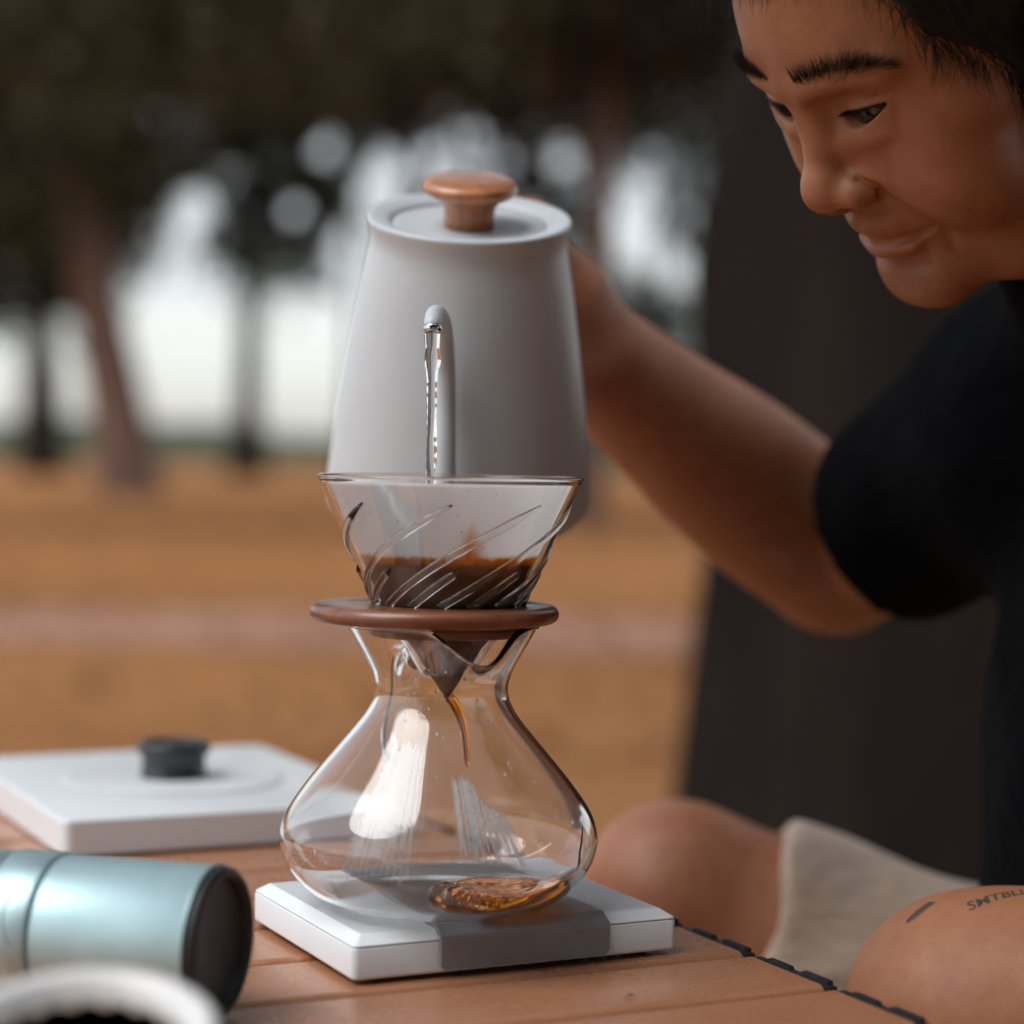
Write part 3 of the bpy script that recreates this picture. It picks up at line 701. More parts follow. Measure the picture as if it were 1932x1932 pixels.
# coffee running out of the tip
cpts = [Vector((dx, dy, ZC-.0325)), Vector((dx+.0035, dy-.001, ZC-.0375)), Vector((dx+.0065, dy-.002, ZC-.044)), Vector((dx+.0085, dy-.003, ZC-.052)), Vector((dx+.0095, dy-.0035, ZC-.060)), Vector((dx+.0100, dy-.0035, ZC-.066))]
sp_ = spline([tuple(p) for p in cpts], 40)
rad = [float(np.interp(i/39, [0, .12, .3, .6, .9, 1], [.0022, .0028, .0023, .0018, .0015, .0005])) for i in range(40)]
tag(link('coffee_stream', tube('coffee_stream', sp_, rad, 16), M['coffee2']), 'thin amber coffee stream running from the filter tip', 'coffee stream')
bm = bmesh.new(); r = bmesh.ops.create_uvsphere(bm, u_segments=16, v_segments=10, radius=.0011)
for v in bm.verts: v.co.z *= 1.9
dm = bm_mesh('drop', bm); dm.materials.append(M['coffee2'])
for k, (ddx, zz, what) in enumerate([(.0108, -.0895, 'upper'), (.0118, -.1010, 'lower')]):
    o = link('coffee_drop', dm); o.location = (dx+ddx, dy-.004, ZC+zz)
    tag(o, what + ' of two amber coffee drops falling inside the carafe', 'coffee drop', 'falling coffee drops')

# ------------------------------------------------------------------ pouring kettle
KT = at(885, 414, 1.085)                          # centre of the lid rim
tilt, leanx = R(20), R(1.8)
Rk = Matrix.Rotation(leanx, 3, 'Y') @ Matrix.Rotation(tilt, 3, 'X')     # local up leans to the camera (-Y) and right
KH = .1575
KB = KT - Rk @ Vector((0, 0, KH))
ket = empty('pouring_kettle', KB, Rk.to_euler(), 'matt white gooseneck kettle with wooden knob, tilted and pouring', 'kettle')
RB, RT = .0705, .0500
body = [(0, .001), (RB-.010, .0), (RB-.004, .0012), (RB-.0008, .005), (RB, .010), (RB-.0006, .018), (.0655, .055), (.0595, .095), (.0547, .124), (.0520, .138), (.0506, .1445), (.0505, .149), (.0512, .1535), (.0522, .1568), (.0524, .1582), (.0518, .1592), (.0505, .1594), (.0480, .1590), (.0430, .1578), (.0402, .1566), (.0396, .1556), (.0396, .150), (0, .150)]
link('body', lathe('body', body, 160), M['kettle'], ket)
lid = link('lid', lathe('lid', [(0, .1502), (.0392, .1502), (.0392, .1544), (.0386, .1552), (.036, .1548), (.020, .1540), (0, .1538)], 128), M['kettle'], ket)
link('knob', lathe('knob', [(0, .1538), (.0128, .1538), (.0128, .1600), (.0131, .1635), (.0143, .1662), (.0178, .1688), (.0212, .1702), (.0232, .1716), (.0243, .1735), (.0243, .1752), (.0232, .1768), (.0205, .1780), (.012, .1787), (0, .1789)], 96), M['knob'], lid)
inv = Rk.transposed()
def kl(p): return inv @ (Vector(p)-KB)
tipw = Vector((at(816, 622, .957)))               # mouth of the spout, over the dripper
tl_ = kl(tipw)
sxl = kl(at(838, 880, 1.045))
wx = at(838, 880, 1.045).x; tx = tipw.x
sp0 = [tuple(kl(p)) for p in [(wx, 1.085, .200), (wx, 1.062, .197), (wx, 1.050, .204), (wx, 1.047, .225), (wx, 1.046, .250), (wx*.9+tx*.1, 1.040, .270), (wx*.7+tx*.3, 1.022, tipw.z+.0045), (wx*.4+tx*.6, .996, tipw.z+.0085), (wx*.15+tx*.85, .972, tipw.z+.0075), (tx, .9605, tipw.z+.0035), tuple(tipw)]]
S = spline(sp0, 90)
rad = [float(np.interp(i/89, [0, .1, .35, .75, 1], [.0078, .0066, .0052, .0043, .0036])) for i in range(90)]
link('spout', tube('spout', S, rad, 24), M['kettle'], ket)
d_ = Vector(S[-1])-Vector(S[-5]); d_.normalize()
link('spout_tip', tube('spout_tip', [Vector(S[-7]), Vector(S[-4]), Vector(S[-1]), Vector(S[-1])+d_*.0012, Vector(S[-1])+d_*.0003], [.0038, .0041, .0042, .0038, .0026], 24), M['steel'], ket)
# handle behind the kettle
hw_ = [(.003, .050, .136), (.004, .075, .146), (.004, .098, .140), (.005, .105, .118), (.005, .102, .085), (.005, .097, .052), (.005, .094, .034)]
Hs = spline(hw_, 50)
link('handle', tube('handle', Hs, [float(np.interp(i/49, [0, .2, .5, 1], [.0075, .0085, .0105, .0090])) for i in range(50)], 20), M['kettle'], ket)

# water falling from the spout
mouth = KB + Rk @ Vector(S[-1]); bot = Vector((at(813, 898, .957).x, .957, ZC+LEV+.0005))
P = []; rad = []
for i in range(120):
    f = i/119; p = mouth.lerp(bot, f**1.0); p.y = mouth.y+(bot.y-mouth.y)*min(1, f*1.8); p.x = mouth.x + (bot.x-mouth.x)*min(1, f*2.2)
    P.append(p); rad.append(float(np.interp(f, [0, .06, .13, .2, .45, 1], [.0030, .0030, .0036, .0028, .0022, .0018]))*(1+.08*math.sin(f*40+2*math.sin(9*f))*(1-f)+.02*math.sin(f*131)))
wm = tube('water_stream', P, rad, 20)
r2 = np.random.default_rng(3)
for i, v in enumerate(wm.vertices):
    k = i//20; c = P[min(k, 119)]; j = i % 20; a = 2*math.pi*j/20
    v.co = c + (v.co-c)*(1+.13*math.sin(2*a+k*.09)+.05*math.sin(3*a-k*.17))
tag(link('water_stream', wm, M['water']), 'clear stream of water pouring from the kettle spout', 'water stream')
# splinter of dry leaf lying on a slat
M['chip'] = two_tone('leaf_chip', (.16, .05, .02), (.25, .09, .03), 300, .7)
cp_ = at(1187, 1881, .87); k_ = (CAM_H-.0008)/(CAM_H-cp_.z); cp_ = C_O+(cp_-C_O)*k_
bm = bmesh.new()
pts = [(-.0034, -.0004, 0), (-.001, -.0007, .0008), (.003, -.0002, .0004), (.0034, .0006, .0006), (.001, .0006, .0010), (-.002, .0004, .0003)]
vs = [bm.verts.new(p) for p in pts]; bm.faces.new(vs); r = bmesh.ops.solidify(bm, geom=bm.faces[:], thickness=.0003)
o = link('leaf_chip', bm_mesh('leaf_chip', bm), M['chip'], smooth=False); o.location = cp_; o.rotation_euler = (0, 0, TH+.3)
tag(o, 'tiny brown leaf splinter on the front table slat', 'leaf chip')

# ------------------------------------------------------------------ the man: signed-distance sculpting, meshed with surface nets
def smin(a, b, k):
    h = np.clip(.5+.5*(b-a)/k, 0, 1); return b*(1-h)+a*h-k*h*(1-h)
def smax(a, b, k): return -smin(-a, -b, k)
class Field:
    def __init__(s, lo, hi, h):
        s.lo = np.array(lo, float); s.h = h; s.n = np.ceil((np.array(hi)-s.lo)/h).astype(int)+1
        s.D = np.full(s.n, 1e3, np.float32); s.ax = [(s.lo[i]+h*np.arange(s.n[i])).astype(np.float32) for i in range(3)]
    def box(s, lo, hi):
        a = np.clip(np.floor((np.array(lo)-s.lo)/s.h).astype(int), 0, s.n); b = np.clip(np.ceil((np.array(hi)-s.lo)/s.h).astype(int)+1, 0, s.n)
        sl = tuple(slice(a[i], b[i]) for i in range(3)); X = s.ax[0][sl[0]][:, None, None]; Y = s.ax[1][sl[1]][None, :, None]; Z = s.ax[2][sl[2]][None, None, :]
        return sl, X, Y, Z
    def put(s, fn, lo, hi, k, mode='add'):
        sl, X, Y, Z = s.box(np.array(lo)-k*1.2, np.array(hi)+k*1.2)
        if s.D[sl].size == 0: return
        d = fn(X, Y, Z).astype(np.float32)
        s.D[sl] = smin(s.D[sl], d, k) if mode == 'add' else smax(s.D[sl], -d, k)
    def ell(s, c, r, k, mode='add', rot=None):
        c = np.array(c, float); r = np.array(r, float); m = max(r)
        def fn(X, Y, Z):
            x, y, z = X-c[0], Y-c[1], Z-c[2]
            if rot is not None:
                x, y, z = (rot[0][0]*x+rot[0][1]*y+rot[0][2]*z, rot[1][0]*x+rot[1][1]*y+rot[1][2]*z, rot[2][0]*x+rot[2][1]*y+rot[2][2]*z)
            k0 = np.sqrt((x/r[0])**2+(y/r[1])**2+(z/r[2])**2)+1e-9; k1 = np.sqrt((x/r[0]**2)**2+(y/r[1]**2)**2+(z/r[2]**2)**2)+1e-9
            return k0*(k0-1)/k1
        e = r if rot is None else np.array([m]*3)
        s.put(fn, c-e, c+e, k, mode)
    def cap(s, a, b, ra, rb, k, mode='add', sq=None):
        a = np.array(a, float); b = np.array(b, float); ab = b-a; L = float(ab@ab)+1e-12; m = max(ra, rb)
        def fn(X, Y, Z):
            x, y, z = X-a[0], Y-a[1], Z-a[2]; t = np.clip((x*ab[0]+y*ab[1]+z*ab[2])/L, 0, 1)
            return np.sqrt((x-t*ab[0])**2+(y-t*ab[1])**2+(z-t*ab[2])**2)-(ra+t*(rb-ra))
        s.put(fn, np.minimum(a, b)-m, np.maximum(a, b)+m, k, mode)
    def chain(s, P, rad, k, mode='add'):
        for i in range(len(P)-1): s.cap(P[i], P[i+1], rad[i], rad[i+1], k, mode)
    def curve(s, P, rad, k, mode='add', n=10):
        Q = spline(P, n); rr = np.interp(np.linspace(0, 1, n), np.linspace(0, 1, len(rad)), rad) if hasattr(rad, '__len__') else [rad]*n
        lo = Q.min(0)-max(rr); hi = Q.max(0)+max(rr)
        def fn(X, Y, Z):
            d = None
            for i in range(n-1):
                a, b = Q[i], Q[i+1]; ab = b-a; L = float(ab@ab)+1e-12; x, y, z = X-a[0], Y-a[1], Z-a[2]; t = np.clip((x*ab[0]+y*ab[1]+z*ab[2])/L, 0, 1)
                e = np.sqrt((x-t*ab[0])**2+(y-t*ab[1])**2+(z-t*ab[2])**2)-(rr[i]+t*(rr[i+1]-rr[i])); d = e if d is None else np.minimum(d, e)
            return d
        s.put(fn, lo, hi, k, mode)
    def net(s):
        """naive surface nets -> vertices, quads"""
        D = s.D; S = D < 0; nx, ny, nz = D.shape
        c = np.zeros((nx-1, ny-1, nz-1), np.int8)
        for i in (0, 1):
            for j in (0, 1):
                for k in (0, 1): c += S[i:nx-1+i, j:ny-1+j, k:nz-1+k]
        I_ = np.argwhere((c > 0) & (c < 8)); idx = np.full(c.shape, -1, np.int32); idx[I_[:, 0], I_[:, 1], I_[:, 2]] = np.arange(len(I_))
        acc = np.zeros((len(I_), 3)); cnt = np.zeros(len(I_)); cor = [(i, j, k) for i in (0, 1) for j in (0, 1) for k in (0, 1)]
        val = {q: D[I_[:, 0]+q[0], I_[:, 1]+q[1], I_[:, 2]+q[2]].astype(float) for q in cor}
        for q in cor:
            for ax in range(3):
                if q[ax]: continue
                p = list(q); p[ax] = 1; p = tuple(p); a, b = val[q], val[p]; m = (a < 0) != (b < 0); t = np.where(m, a/(a-b+1e-20), 0)
                pos = np.tile(np.array(q, float), (len(I_), 1)); pos[:, ax] = t; acc[m] += pos[m]; cnt[m] += 1
        V = s.lo + s.h*(I_ + acc/np.maximum(cnt, 1)[:, None]); Q = []
        for ax in range(3):
            o1, o2 = (ax+1) % 3, (ax+2) % 3
            sl0 = [slice(1, -1)]*3; sl1 = [slice(1, -1)]*3; sl0[ax] = slice(0, D.shape[ax]-1); sl1[ax] = slice(1, D.shape[ax])
            A = S[tuple(sl0)]; B = S[tuple(sl1)]; E = np.argwhere(A != B)
            base = E.copy(); base[:, o1] += 1; base[:, o2] += 1
            fl = A[E[:, 0], E[:, 1], E[:, 2]]
            def g(d1, d2):
                z = base.copy(); z[:, o1] -= d1; z[:, o2] -= d2; return idx[z[:, 0], z[:, 1], z[:, 2]]
            q = np.stack([g(1, 1), g(0, 1), g(0, 0), g(1, 0)], 1); q[~fl] = q[~fl][:, ::-1]; Q.append(q)
        Q = np.concatenate(Q); Q = Q[(Q >= 0).all(1)]; return V, Q
    def sample(s, P):
        """trilinear value at points"""
        f = (np.asarray(P)-s.lo)/s.h; i = np.clip(np.floor(f).astype(int), 0, s.n-2); t = np.clip(f-i, 0, 1); r = 0
        for a in (0, 1):
            for b in (0, 1):
                for c in (0, 1):
                    r = r + s.D[i[:, 0]+a, i[:, 1]+b, i[:, 2]+c]*np.where(a, t[:, 0], 1-t[:, 0])*np.where(b, t[:, 1], 1-t[:, 1])*np.where(c, t[:, 2], 1-t[:, 2])
        return r
    def grad(s, P, e=None):
        e = e or s.h; P = np.asarray(P, float); g = np.stack([s.sample(P+np.eye(3)[a]*e)-s.sample(P-np.eye(3)[a]*e) for a in range(3)], 1)
        return g/(np.linalg.norm(g, axis=1)[:, None]+1e-9)
    def snap(s, P, it=4):
        P = np.asarray(P, float).copy()
        for _ in range(it): P -= s.grad(P)*s.sample(P)[:, None]*.9
        return P

# ---- head (millimetres; x to his left, y forward, z up; eyes at z = 0)
HS = .00100; YAW, HPITCH, HROLL = R(70), R(42), R(-14)
EYE = at(1546, 207, .975)
fh = Vector((-math.sin(YAW), -math.cos(YAW), 0)); hL = Vector((math.cos(YAW), -math.sin(YAW), 0))
hF = fh*math.cos(HPITCH) - Vector((0, 0, 1))*math.sin(HPITCH); hU = fh*math.sin(HPITCH)+Vector((0, 0, 1))*math.cos(HPITCH)
hL, hU = hL*math.cos(HROLL)+hU*math.sin(HROLL), hU*math.cos(HROLL)-hL*math.sin(HROLL)
HM = np.array([[hL.x, hF.x, hU.x], [hL.y, hF.y, hU.y], [hL.z, hF.z, hU.z]])
EY0 = 84.0
def h2w(P): return np.array(EYE) + (np.asarray(P, float)-[0, EY0, 0]) @ HM.T * HS
E_C = (30.3, 71.9, -1.2); E_R = 12.3; LID = .3; ECX = 30.0

def build_head():
    f = Field((-88, -112, -190), (88, 126, 128), 1.15)
    A = lambda c, r, k, m='add', rot=None: f.ell(c, r, k, m, rot)
    A((0, -6, 36), (75, 93, 82), 10)                                   # skull
    A((0, 34, 4), (64, 59, 68), 22)                                    # upper face
    A((0, 34, -42), (54, 52, 60), 22)                                  # mid face
    A((0, 66, -66), (28, 26, 26), 16)                                  # muzzle
    A((0, 75, -106), (19, 16, 14), 13)                                  # chin
    A((0, 36, -90), (42, 46, 25), 16)                                  # under the jaw
    for s in (-1, 1):
        f.cap((s*13, 72, -101), (s*50, 14, -84), 14, 16, 15)            # jaw
        f.cap((s*50, 14, -84), (s*56, -2, -30), 16, 14, 15)
        A((s*42, 50, -20), (24, 24, 20), 22)                           # cheek bone
        A((s*38, 63, -44), (22, 20.5, 23), 15)                           # cheek pad, lifted by the smile
        A((s*38, 22, -106), (24, 38, 23), 18)                           # full jowl
        A((s*45, 52, -58), (18, 20, 22), 16)                           # lower cheek
        f.curve([(s*9, 85.5, 15), (s*26, 83.0, 20), (s*45, 73, 18)], [6, 7.5, 6], 10, n=6)   # brow
    f.cap((0, -14, -50), (0, -60, -170), 50, 56, 22)                   # neck
    # eye sockets and the lids over the eyeballs
    for s in (-1, 1):
        A((s*30, 96, 4), (19, 15, 9.0), 9, 'sub')
        A((s*15, 97, 0), (6.5, 11, 9), 8, 'sub')
        A((s*E_C[0], E_C[1], E_C[2]), (E_R+3.2, E_R+1.7, E_R+.9), 5)
        f.curve([(s*17, 82, -11), (s*28, 84.6, -13.2), (s*40, 79.3, -10.5)], [2.0, 2.4, 1.8], 7, n=7)   # soft roll under the eye
    # nose
    f.cap((0, 82, 9), (0, 99, -25), 6.2, 7.8, 9)
    A((0, 101.5, -32.5), (11.4, 11.0, 11.4), 6)
    for s in (-1, 1):
        A((s*13.2, 94.2, -37.5), (8.2, 10.4, 8.4), 6.5)
        A((s*19, 83, -38), (6, 8, 10), 8)
    f.cap((0, 101, -42), (0, 92, -49), 4.4, 4.4, 4)
    for s in (-1, 1):
        f.curve([(s*8.6, 102, -47.5), (s*8.6, 98.5, -44.5), (s*8.5, 95, -40)], [2.6, 3.6, 3.0], 1.6, 'sub', n=6)            # nostril
        f.curve([(s*6.5, 104.5, -44), (s*10.5, 102.5, -42.2), (s*15, 100, -40.8)], [2.2, 3.0, 1.6], 1.2, 'sub', n=6)
        f.curve([(s*17, 93.5, -31), (s*22.3, 90.0, -37), (s*22.3, 88, -44), (s*18, 91, -48.5)], [.4, .9, 1.0, .6], 4.0, 'sub', n=9)    # wing crease
        f.curve([(s*20, 89.5, -42), (s*23.7, 86, -49.3), (s*28.4, 82.6, -56.7), (s*32, 78, -66), (s*32, 75, -76), (s*31, 75, -84)], [.6, 1.0, 1.1, 1.0, .7, .3], 5.0, 'sub', n=12)    # smile fold
    # mouth: pressed lips, corners drawn up
    f.curve([(-15, 87, -61.5), (-5, 91.8, -60.5), (0, 91.4, -61), (5, 91.8, -60.5), (15, 87, -61.5)], [2.2, 3.4, 3.3, 3.4, 2.2], 6, n=12)
    f.curve([(-18, 85.0, -76), (0, 91.0, -77), (18, 85.0, -76)], [2.6, 4.2, 2.6], 5.5, n=10)
    f.curve([(-28, 77.8, -70.2), (-21, 83.2, -70.9), (-10, 91.6, -71.2), (0, 94.6, -71.2), (10, 91.6, -71.2), (21, 83.2, -70.9), (28, 77.8, -70.2)], [1.4, 2.6, 2.6, 2.3, 2.6, 2.6, 1.4], 1.8, 'sub', n=18)
    f.curve([(-17, 86, -86), (0, 91.5, -87), (17, 86, -86)], [2.6, 3.8, 2.6], 7, 'sub', n=8)
    f.cap((0, 96.5, -50), (0, 96, -58), 1.4, 1.6, 3.5, 'sub')        # philtrum
    # lid creases
    for s in (-1, 1):
        f.curve([(s*17.5, 84.0, 3.0), (s*25, 85.6, 5.6), (s*33, 84.5, 6.8), (s*43, 77.5, 6.2)], [.2, .4, .4, .2], 3.0, 'sub', n=9)
    # eye openings: lowered lids
    for s in (-1, 1):
        sl, X, Y, Z = f.box((s*30.5-19, 62, -13), (s*30.5+19, 95, 9))
        lx = (X*s-ECX)/15.0; q = np.clip(1-lx*lx, 0, 1)
        up = LID+2.3*lx + 1.9*q**.8; lo = LID+2.3*lx - 6.2*q**.85*(1-.25*lx)
        d = np.maximum(Z-up, lo-Z); d = np.maximum(d, (np.abs(lx)-1)*15); d = np.maximum(d, 70-Y+0*X+0*Z)
        f.D[sl] = smax(f.D[sl], -d.astype(np.float32), 1.2)
    # ears
    for s in (-1, 1):
        A((s*77, -8, -8), (8, 17, 31), 5, 'add', ((1, .25*s, 0), (-.25*s, .97, .12), (0, -.12, .99)))
        A((s*84, -5, -4), (5, 10, 20), 3, 'sub'); f.cap((s*74, 8, -8), (s*80, 6, -12), 5, 4, 4)
    return f
hf = build_head()
HV, HQ = hf.net()
for _ in range(2):                                                    # relax towards the field
    HV = HV - hf.grad(HV, .9)*hf.sample(HV)[:, None]*.8
# ---- per-vertex skin pigments: lips, stubble, blush
def gauss(P, c, r): return np.exp(-(((P-np.array(c))/np.array(r))**2).sum(1))
def pig_head(P):
    x, y, z = np.abs(P[:, 0]), P[:, 1], P[:, 2]
    lipc = -71
    lip = np.exp(-((z-(lipc-5.5))/5.0)**4)*np.exp(-(x/20)**4)*(y > 78) + .7*np.exp(-((z-(lipc+4))/3.2)**4)*np.exp(-(x/17)**4)*(y > 80)
    stub = np.clip(np.exp(-(((z+99)/22)**2))*(y > 40)*np.clip(1.1-(x/50)**2*.4, 0, 1)*(z < -82) + np.exp(-((z+55)/5.5)**2)*np.exp(-(x/24)**4)*(y > 85)*.55 + np.exp(-((x-52)/16)**2-((z+78)/22)**2)*.75*(y < 62), 0, 1)
    blush = np.clip(gauss(np.stack([x, y, z], 1), (36, 72, -36), (20, 40, 18))+.8*gauss(np.stack([x, y, z], 1), (6, 104, -40), (14, 14, 10)), 0, 1)
    return lip, stub, blush
lip, stub, blush = pig_head(HV)

# ---- body (metres, world)
NECK = h2w([(0, -14, -50)])[0]; NB = h2w([(0, -60, -170)])[0]
S_R = np.array((.305, 1.205, .245)); E_Rr = np.array((.206, 1.372, .163)); W_R = np.array(at(1112, 668, 1.235))
K_F = np.array((.112, 1.305, -.050)); H_F = np.array((.56, 1.27, -.240)); A_F = np.array((.135, 1.345, -.395))
K_N = np.array((.2290, .992, -.0405)); H_N = np.array((.56, 1.06, -.205)); A_N = np.array((.245, 1.03, -.395))
S_L = np.array((.41, .945, .255)); E_L = np.array((.53, .90, -.01)); W_L = np.array((.44, .975, -.035))
CH = np.array((.43, 1.09, .15)); PE = np.array((.56, 1.165, -.19))
gb = Vector(KB + Rk @ Vector((.005, .104, .100))); gdir = (Rk @ Vector((.0, .08, 1.0))).normalized()   # handle grip
def build_body():
    f = Field((-.075, .81, -.465), (.76, 1.50, .37), .0034)
    f.chain([NB, CH], [.054, .10], .05)
    f.ell(CH, (.11, .165, .17), .04); f.ell((.50, 1.14, -.03), (.105, .14, .15), .05); f.ell(PE, (.13, .16, .12), .05)
    for S_, s in ((S_R, 1), (S_L, -1)): f.cap(CH+np.array((-.03, .07*s, .08)), S_, .07, .058, .04)
    # pouring arm
    P = lambda a, b, t: a+(b-a)*t
    f.chain([S_R, P(S_R, E_Rr, .55), E_Rr], [.055, .050, .044], .03)
    ax_ = spline([tuple(E_Rr), tuple(P(E_Rr, W_R, .33)+np.array((0, .004, .001))), tuple(P(E_Rr, W_R, .66)), tuple(W_R)], 14)
    rr_ = np.interp(np.linspace(0, 1, 14), [0, .15, .3, .5, .75, 1], [.0425, .0465, .0480, .0445, .0360, .0300])
    f.chain(list(ax_), list(rr_), .012)
    f.ell(E_Rr+np.array((.010, .012, -.008)), (.036, .036, .036), .03)
    # hand closed round the kettle handle
    g = np.array(gb); b = np.array(gdir); xx = np.array((1., 0, 0)); yy = np.cross(b, xx); yy /= np.linalg.norm(yy)      # yy points back, away from the kettle
    palm = g + xx*.026 + yy*.012
    f.chain([W_R, P(W_R, palm, .5)+b*.004, palm], [.030, .0290, .0235], .014)
    f.cap(palm+b*.026, palm-b*.028, .0170, .0155, .012)
    f.cap(P(W_R, palm, .55)+b*.016, g+xx*.020-yy*.012+b*.034, .0165, .0125, .012)          # thumb base
    f.chain([g+xx*.020-yy*.012+b*.034, g+xx*.002-yy*.0225+b*.040, g-xx*.018-yy*.0205+b*.036], [.0120, .0102, .0085], .004)
    for i, o in enumerate((.030, .0105, -.0090, -.0275)):
        sc = (1, 1.06, 1.0, .85)[i]; r = (.0098, .0101, .0095, .0083)[i]
        k0 = g+b*o+(xx*.020+yy*.024); k1 = g+b*(o-.001)+(-xx*.014*sc+yy*.0260); k2 = g+b*(o-.002)+(-xx*.0245*sc+yy*.004); k3 = g+b*(o-.003)+(-xx*.0150*sc-yy*.0165)
        f.chain([palm+b*o*.8, k0, k1, k2, k3], [.012, r*1.12, r*1.02, r*.95, r*.80], .0035)
    # other arm, resting on the near thigh
    f.chain([S_L, E_L], [.055, .046], .03); f.chain([E_L, P(E_L, W_L, .3), W_L], [.043, .045, .031], .02)
    hl = W_L+np.array((-.055, .025, -.022)); f.cap(W_L, hl, .027, .022, .012)
    for i in range(4): f.chain([hl+np.array((-.01, .018-.017*i, 0)), hl+np.array((-.045, .024-.019*i, -.006)), hl+np.array((-.068+.006*abs(i-1), .026-.020*i, -.022))], [.0095, .0088, .0072], .003)
    f.chain([W_L+np.array((-.02, -.01, -.008)), W_L+np.array((-.045, -.035, -.014)), W_L+np.array((-.075, -.042, -.026))], [.013, .0105, .008], .005)
    # legs
    f.chain([H_F, P(H_F, K_F, .5), P(H_F, K_F, .86), K_F], [.084, .072, .059, .054], .03)
    f.ell(K_F+np.array((-.016, 0, .010)), (.046, .046, .046), .025)
    f.chain([K_F, P(K_F, A_F, .3)+np.array((.018, .0, 0)), A_F], [.052, .053, .034], .025)
    f.chain([H_N, P(H_N, K_N, .5), P(H_N, K_N, .80), K_N], [.092, .088, .076, .060], .03)
    f.ell(K_N+np.array((-.020, 0, .004)), (.046, .052, .050), .022)
    f.ell(K_N+np.array((.045, -.012, .012)), (.060, .060, .052), .03)
    f.chain([K_N, P(K_N, A_N, .3)+np.array((.022, .0, 0)), A_N], [.052, .054, .034], .025)
    for A_ in (A_F, A_N):
        f.ell(A_+np.array((.018, 0, -.028)), (.036, .030, .028), .02); f.chain([A_+np.array((0, 0, -.018)), A_+np.array((-.10, .0, -.034)), A_+np.array((-.145, .0, -.040))], [.034, .028, .020], .02)
    return f
bf = build_body()
BV, BQ = bf.net(); BV = BV - bf.grad(BV, .003)*bf.sample(BV)[:, None]*.8
HVw = h2w(HV)
V = np.concatenate([HVw, BV]); Q = np.concatenate([HQ, BQ+len(HVw)])
pm = np_mesh('body', V, Q)
nb = len(BV)
for nm, a in (('lip', lip), ('stub', stub), ('blush', blush), ('limb', lip*0)):
    t = pm.attributes.new(nm, 'FLOAT', 'POINT'); z = np.zeros(nb)
    if nm == 'limb': z = z+1
    if nm == 'blush': z = np.clip(np.exp(-(np.linalg.norm(BV-(K_F+[0, 0, .02]), axis=1)/.09)**2)+np.exp(-(np.linalg.norm(BV-W_R, axis=1)/.07)**2)*.6, 0, 1)
    t.data.foreach_set('value', np.concatenate([a, z]).astype(np.float32))
def _skin():
    m = MB('tanned_skin')
    def att(n): x = m.n('ShaderNodeAttribute'); x.attribute_name = n; return x.outputs['Fac']
    a = m.noise(28, 5, .6); b = m.noise(140, 4, .6); p = m.noise(900, 3, .6); st = m.noise(1150, 3, .6); gr_ = m.noise(620, 3, .6)
    c = m.ramp(a.outputs[0], [(.3, (.30, .127, .061)), (.7, (.355, .163, .084))])
    c = m.mix(m.math('MULTIPLY', b.outputs[0], .35), c, (.30, .115, .055))
    c = m.mix(m.math('MULTIPLY', att('blush'), .38), c, (.50, .195, .125))
    c = m.mix(m.math('MULTIPLY', att('lip'), .45), c, (.33, .115, .075))
    dots = m.ramp(st.outputs[0], [(.50, (.18, .18, .18)), (.62, (1, 1, 1))])
    c = m.mix(m.math('MULTIPLY', m.math('MULTIPLY', att('stub'), dots), .62), c, (.09, .052, .040))
    c = m.mix(m.math('MULTIPLY', m.ramp(gr_.outputs[0], [(.40, (0, 0, 0)), (.65, (1, 1, 1))]), .34), c, (.27, .105, .055))
    fk = m.noise(75, 4, .65); c = m.mix(m.math('MULTIPLY', m.ramp(fk.outputs[0], [(.42, (0, 0, 0)), (.70, (1, 1, 1))]), .45), c, (.24, .085, .042))
    m.col(c); m.set(Subsurface_Weight=.12, Subsurface_Scale=.006, Specular_IOR_Level=.34, Roughness=.46)
    m.b.inputs['Subsurface Radius'].default_value = (1, .35, .2)
    m.rough(m.math('SUBTRACT', m.math('MULTIPLY_ADD', b.outputs[0], .18, m.math('MULTIPLY_ADD', att('limb'), .08, .36)), m.math('MULTIPLY', att('blush'), .16)))
    cr = m.n('ShaderNodeTexVoronoi'); cr.feature = 'DISTANCE_TO_EDGE'; cr.inputs['Scale'].default_value = 900; m.l(m.tc.outputs['Object'], cr.inputs['Vector'])
    h = m.math('ADD', m.math('MULTIPLY', m.math('ADD', p.outputs[0], gr_.outputs[0]), .6), m.math('MINIMUM', m.math('MULTIPLY', cr.outputs[0], 2.0), .35)); m.bump(m.math('MULTIPLY', h, m.math('MULTIPLY_ADD', att('limb'), .2, 1.0)), .22, .0005); return m.m
M['skin'] = _skin()
man = empty('person', (.56, 1.165, GZ), label='young man in black t-shirt leaning over the table, pouring from the kettle', cat='person')
def pl(name, me, mat, smooth=True):
    o = link(name, me, mat, man, smooth); o.matrix_parent_inverse = Matrix.Translation(man.location).inverted(); return o
pl('body', pm, M['skin'])

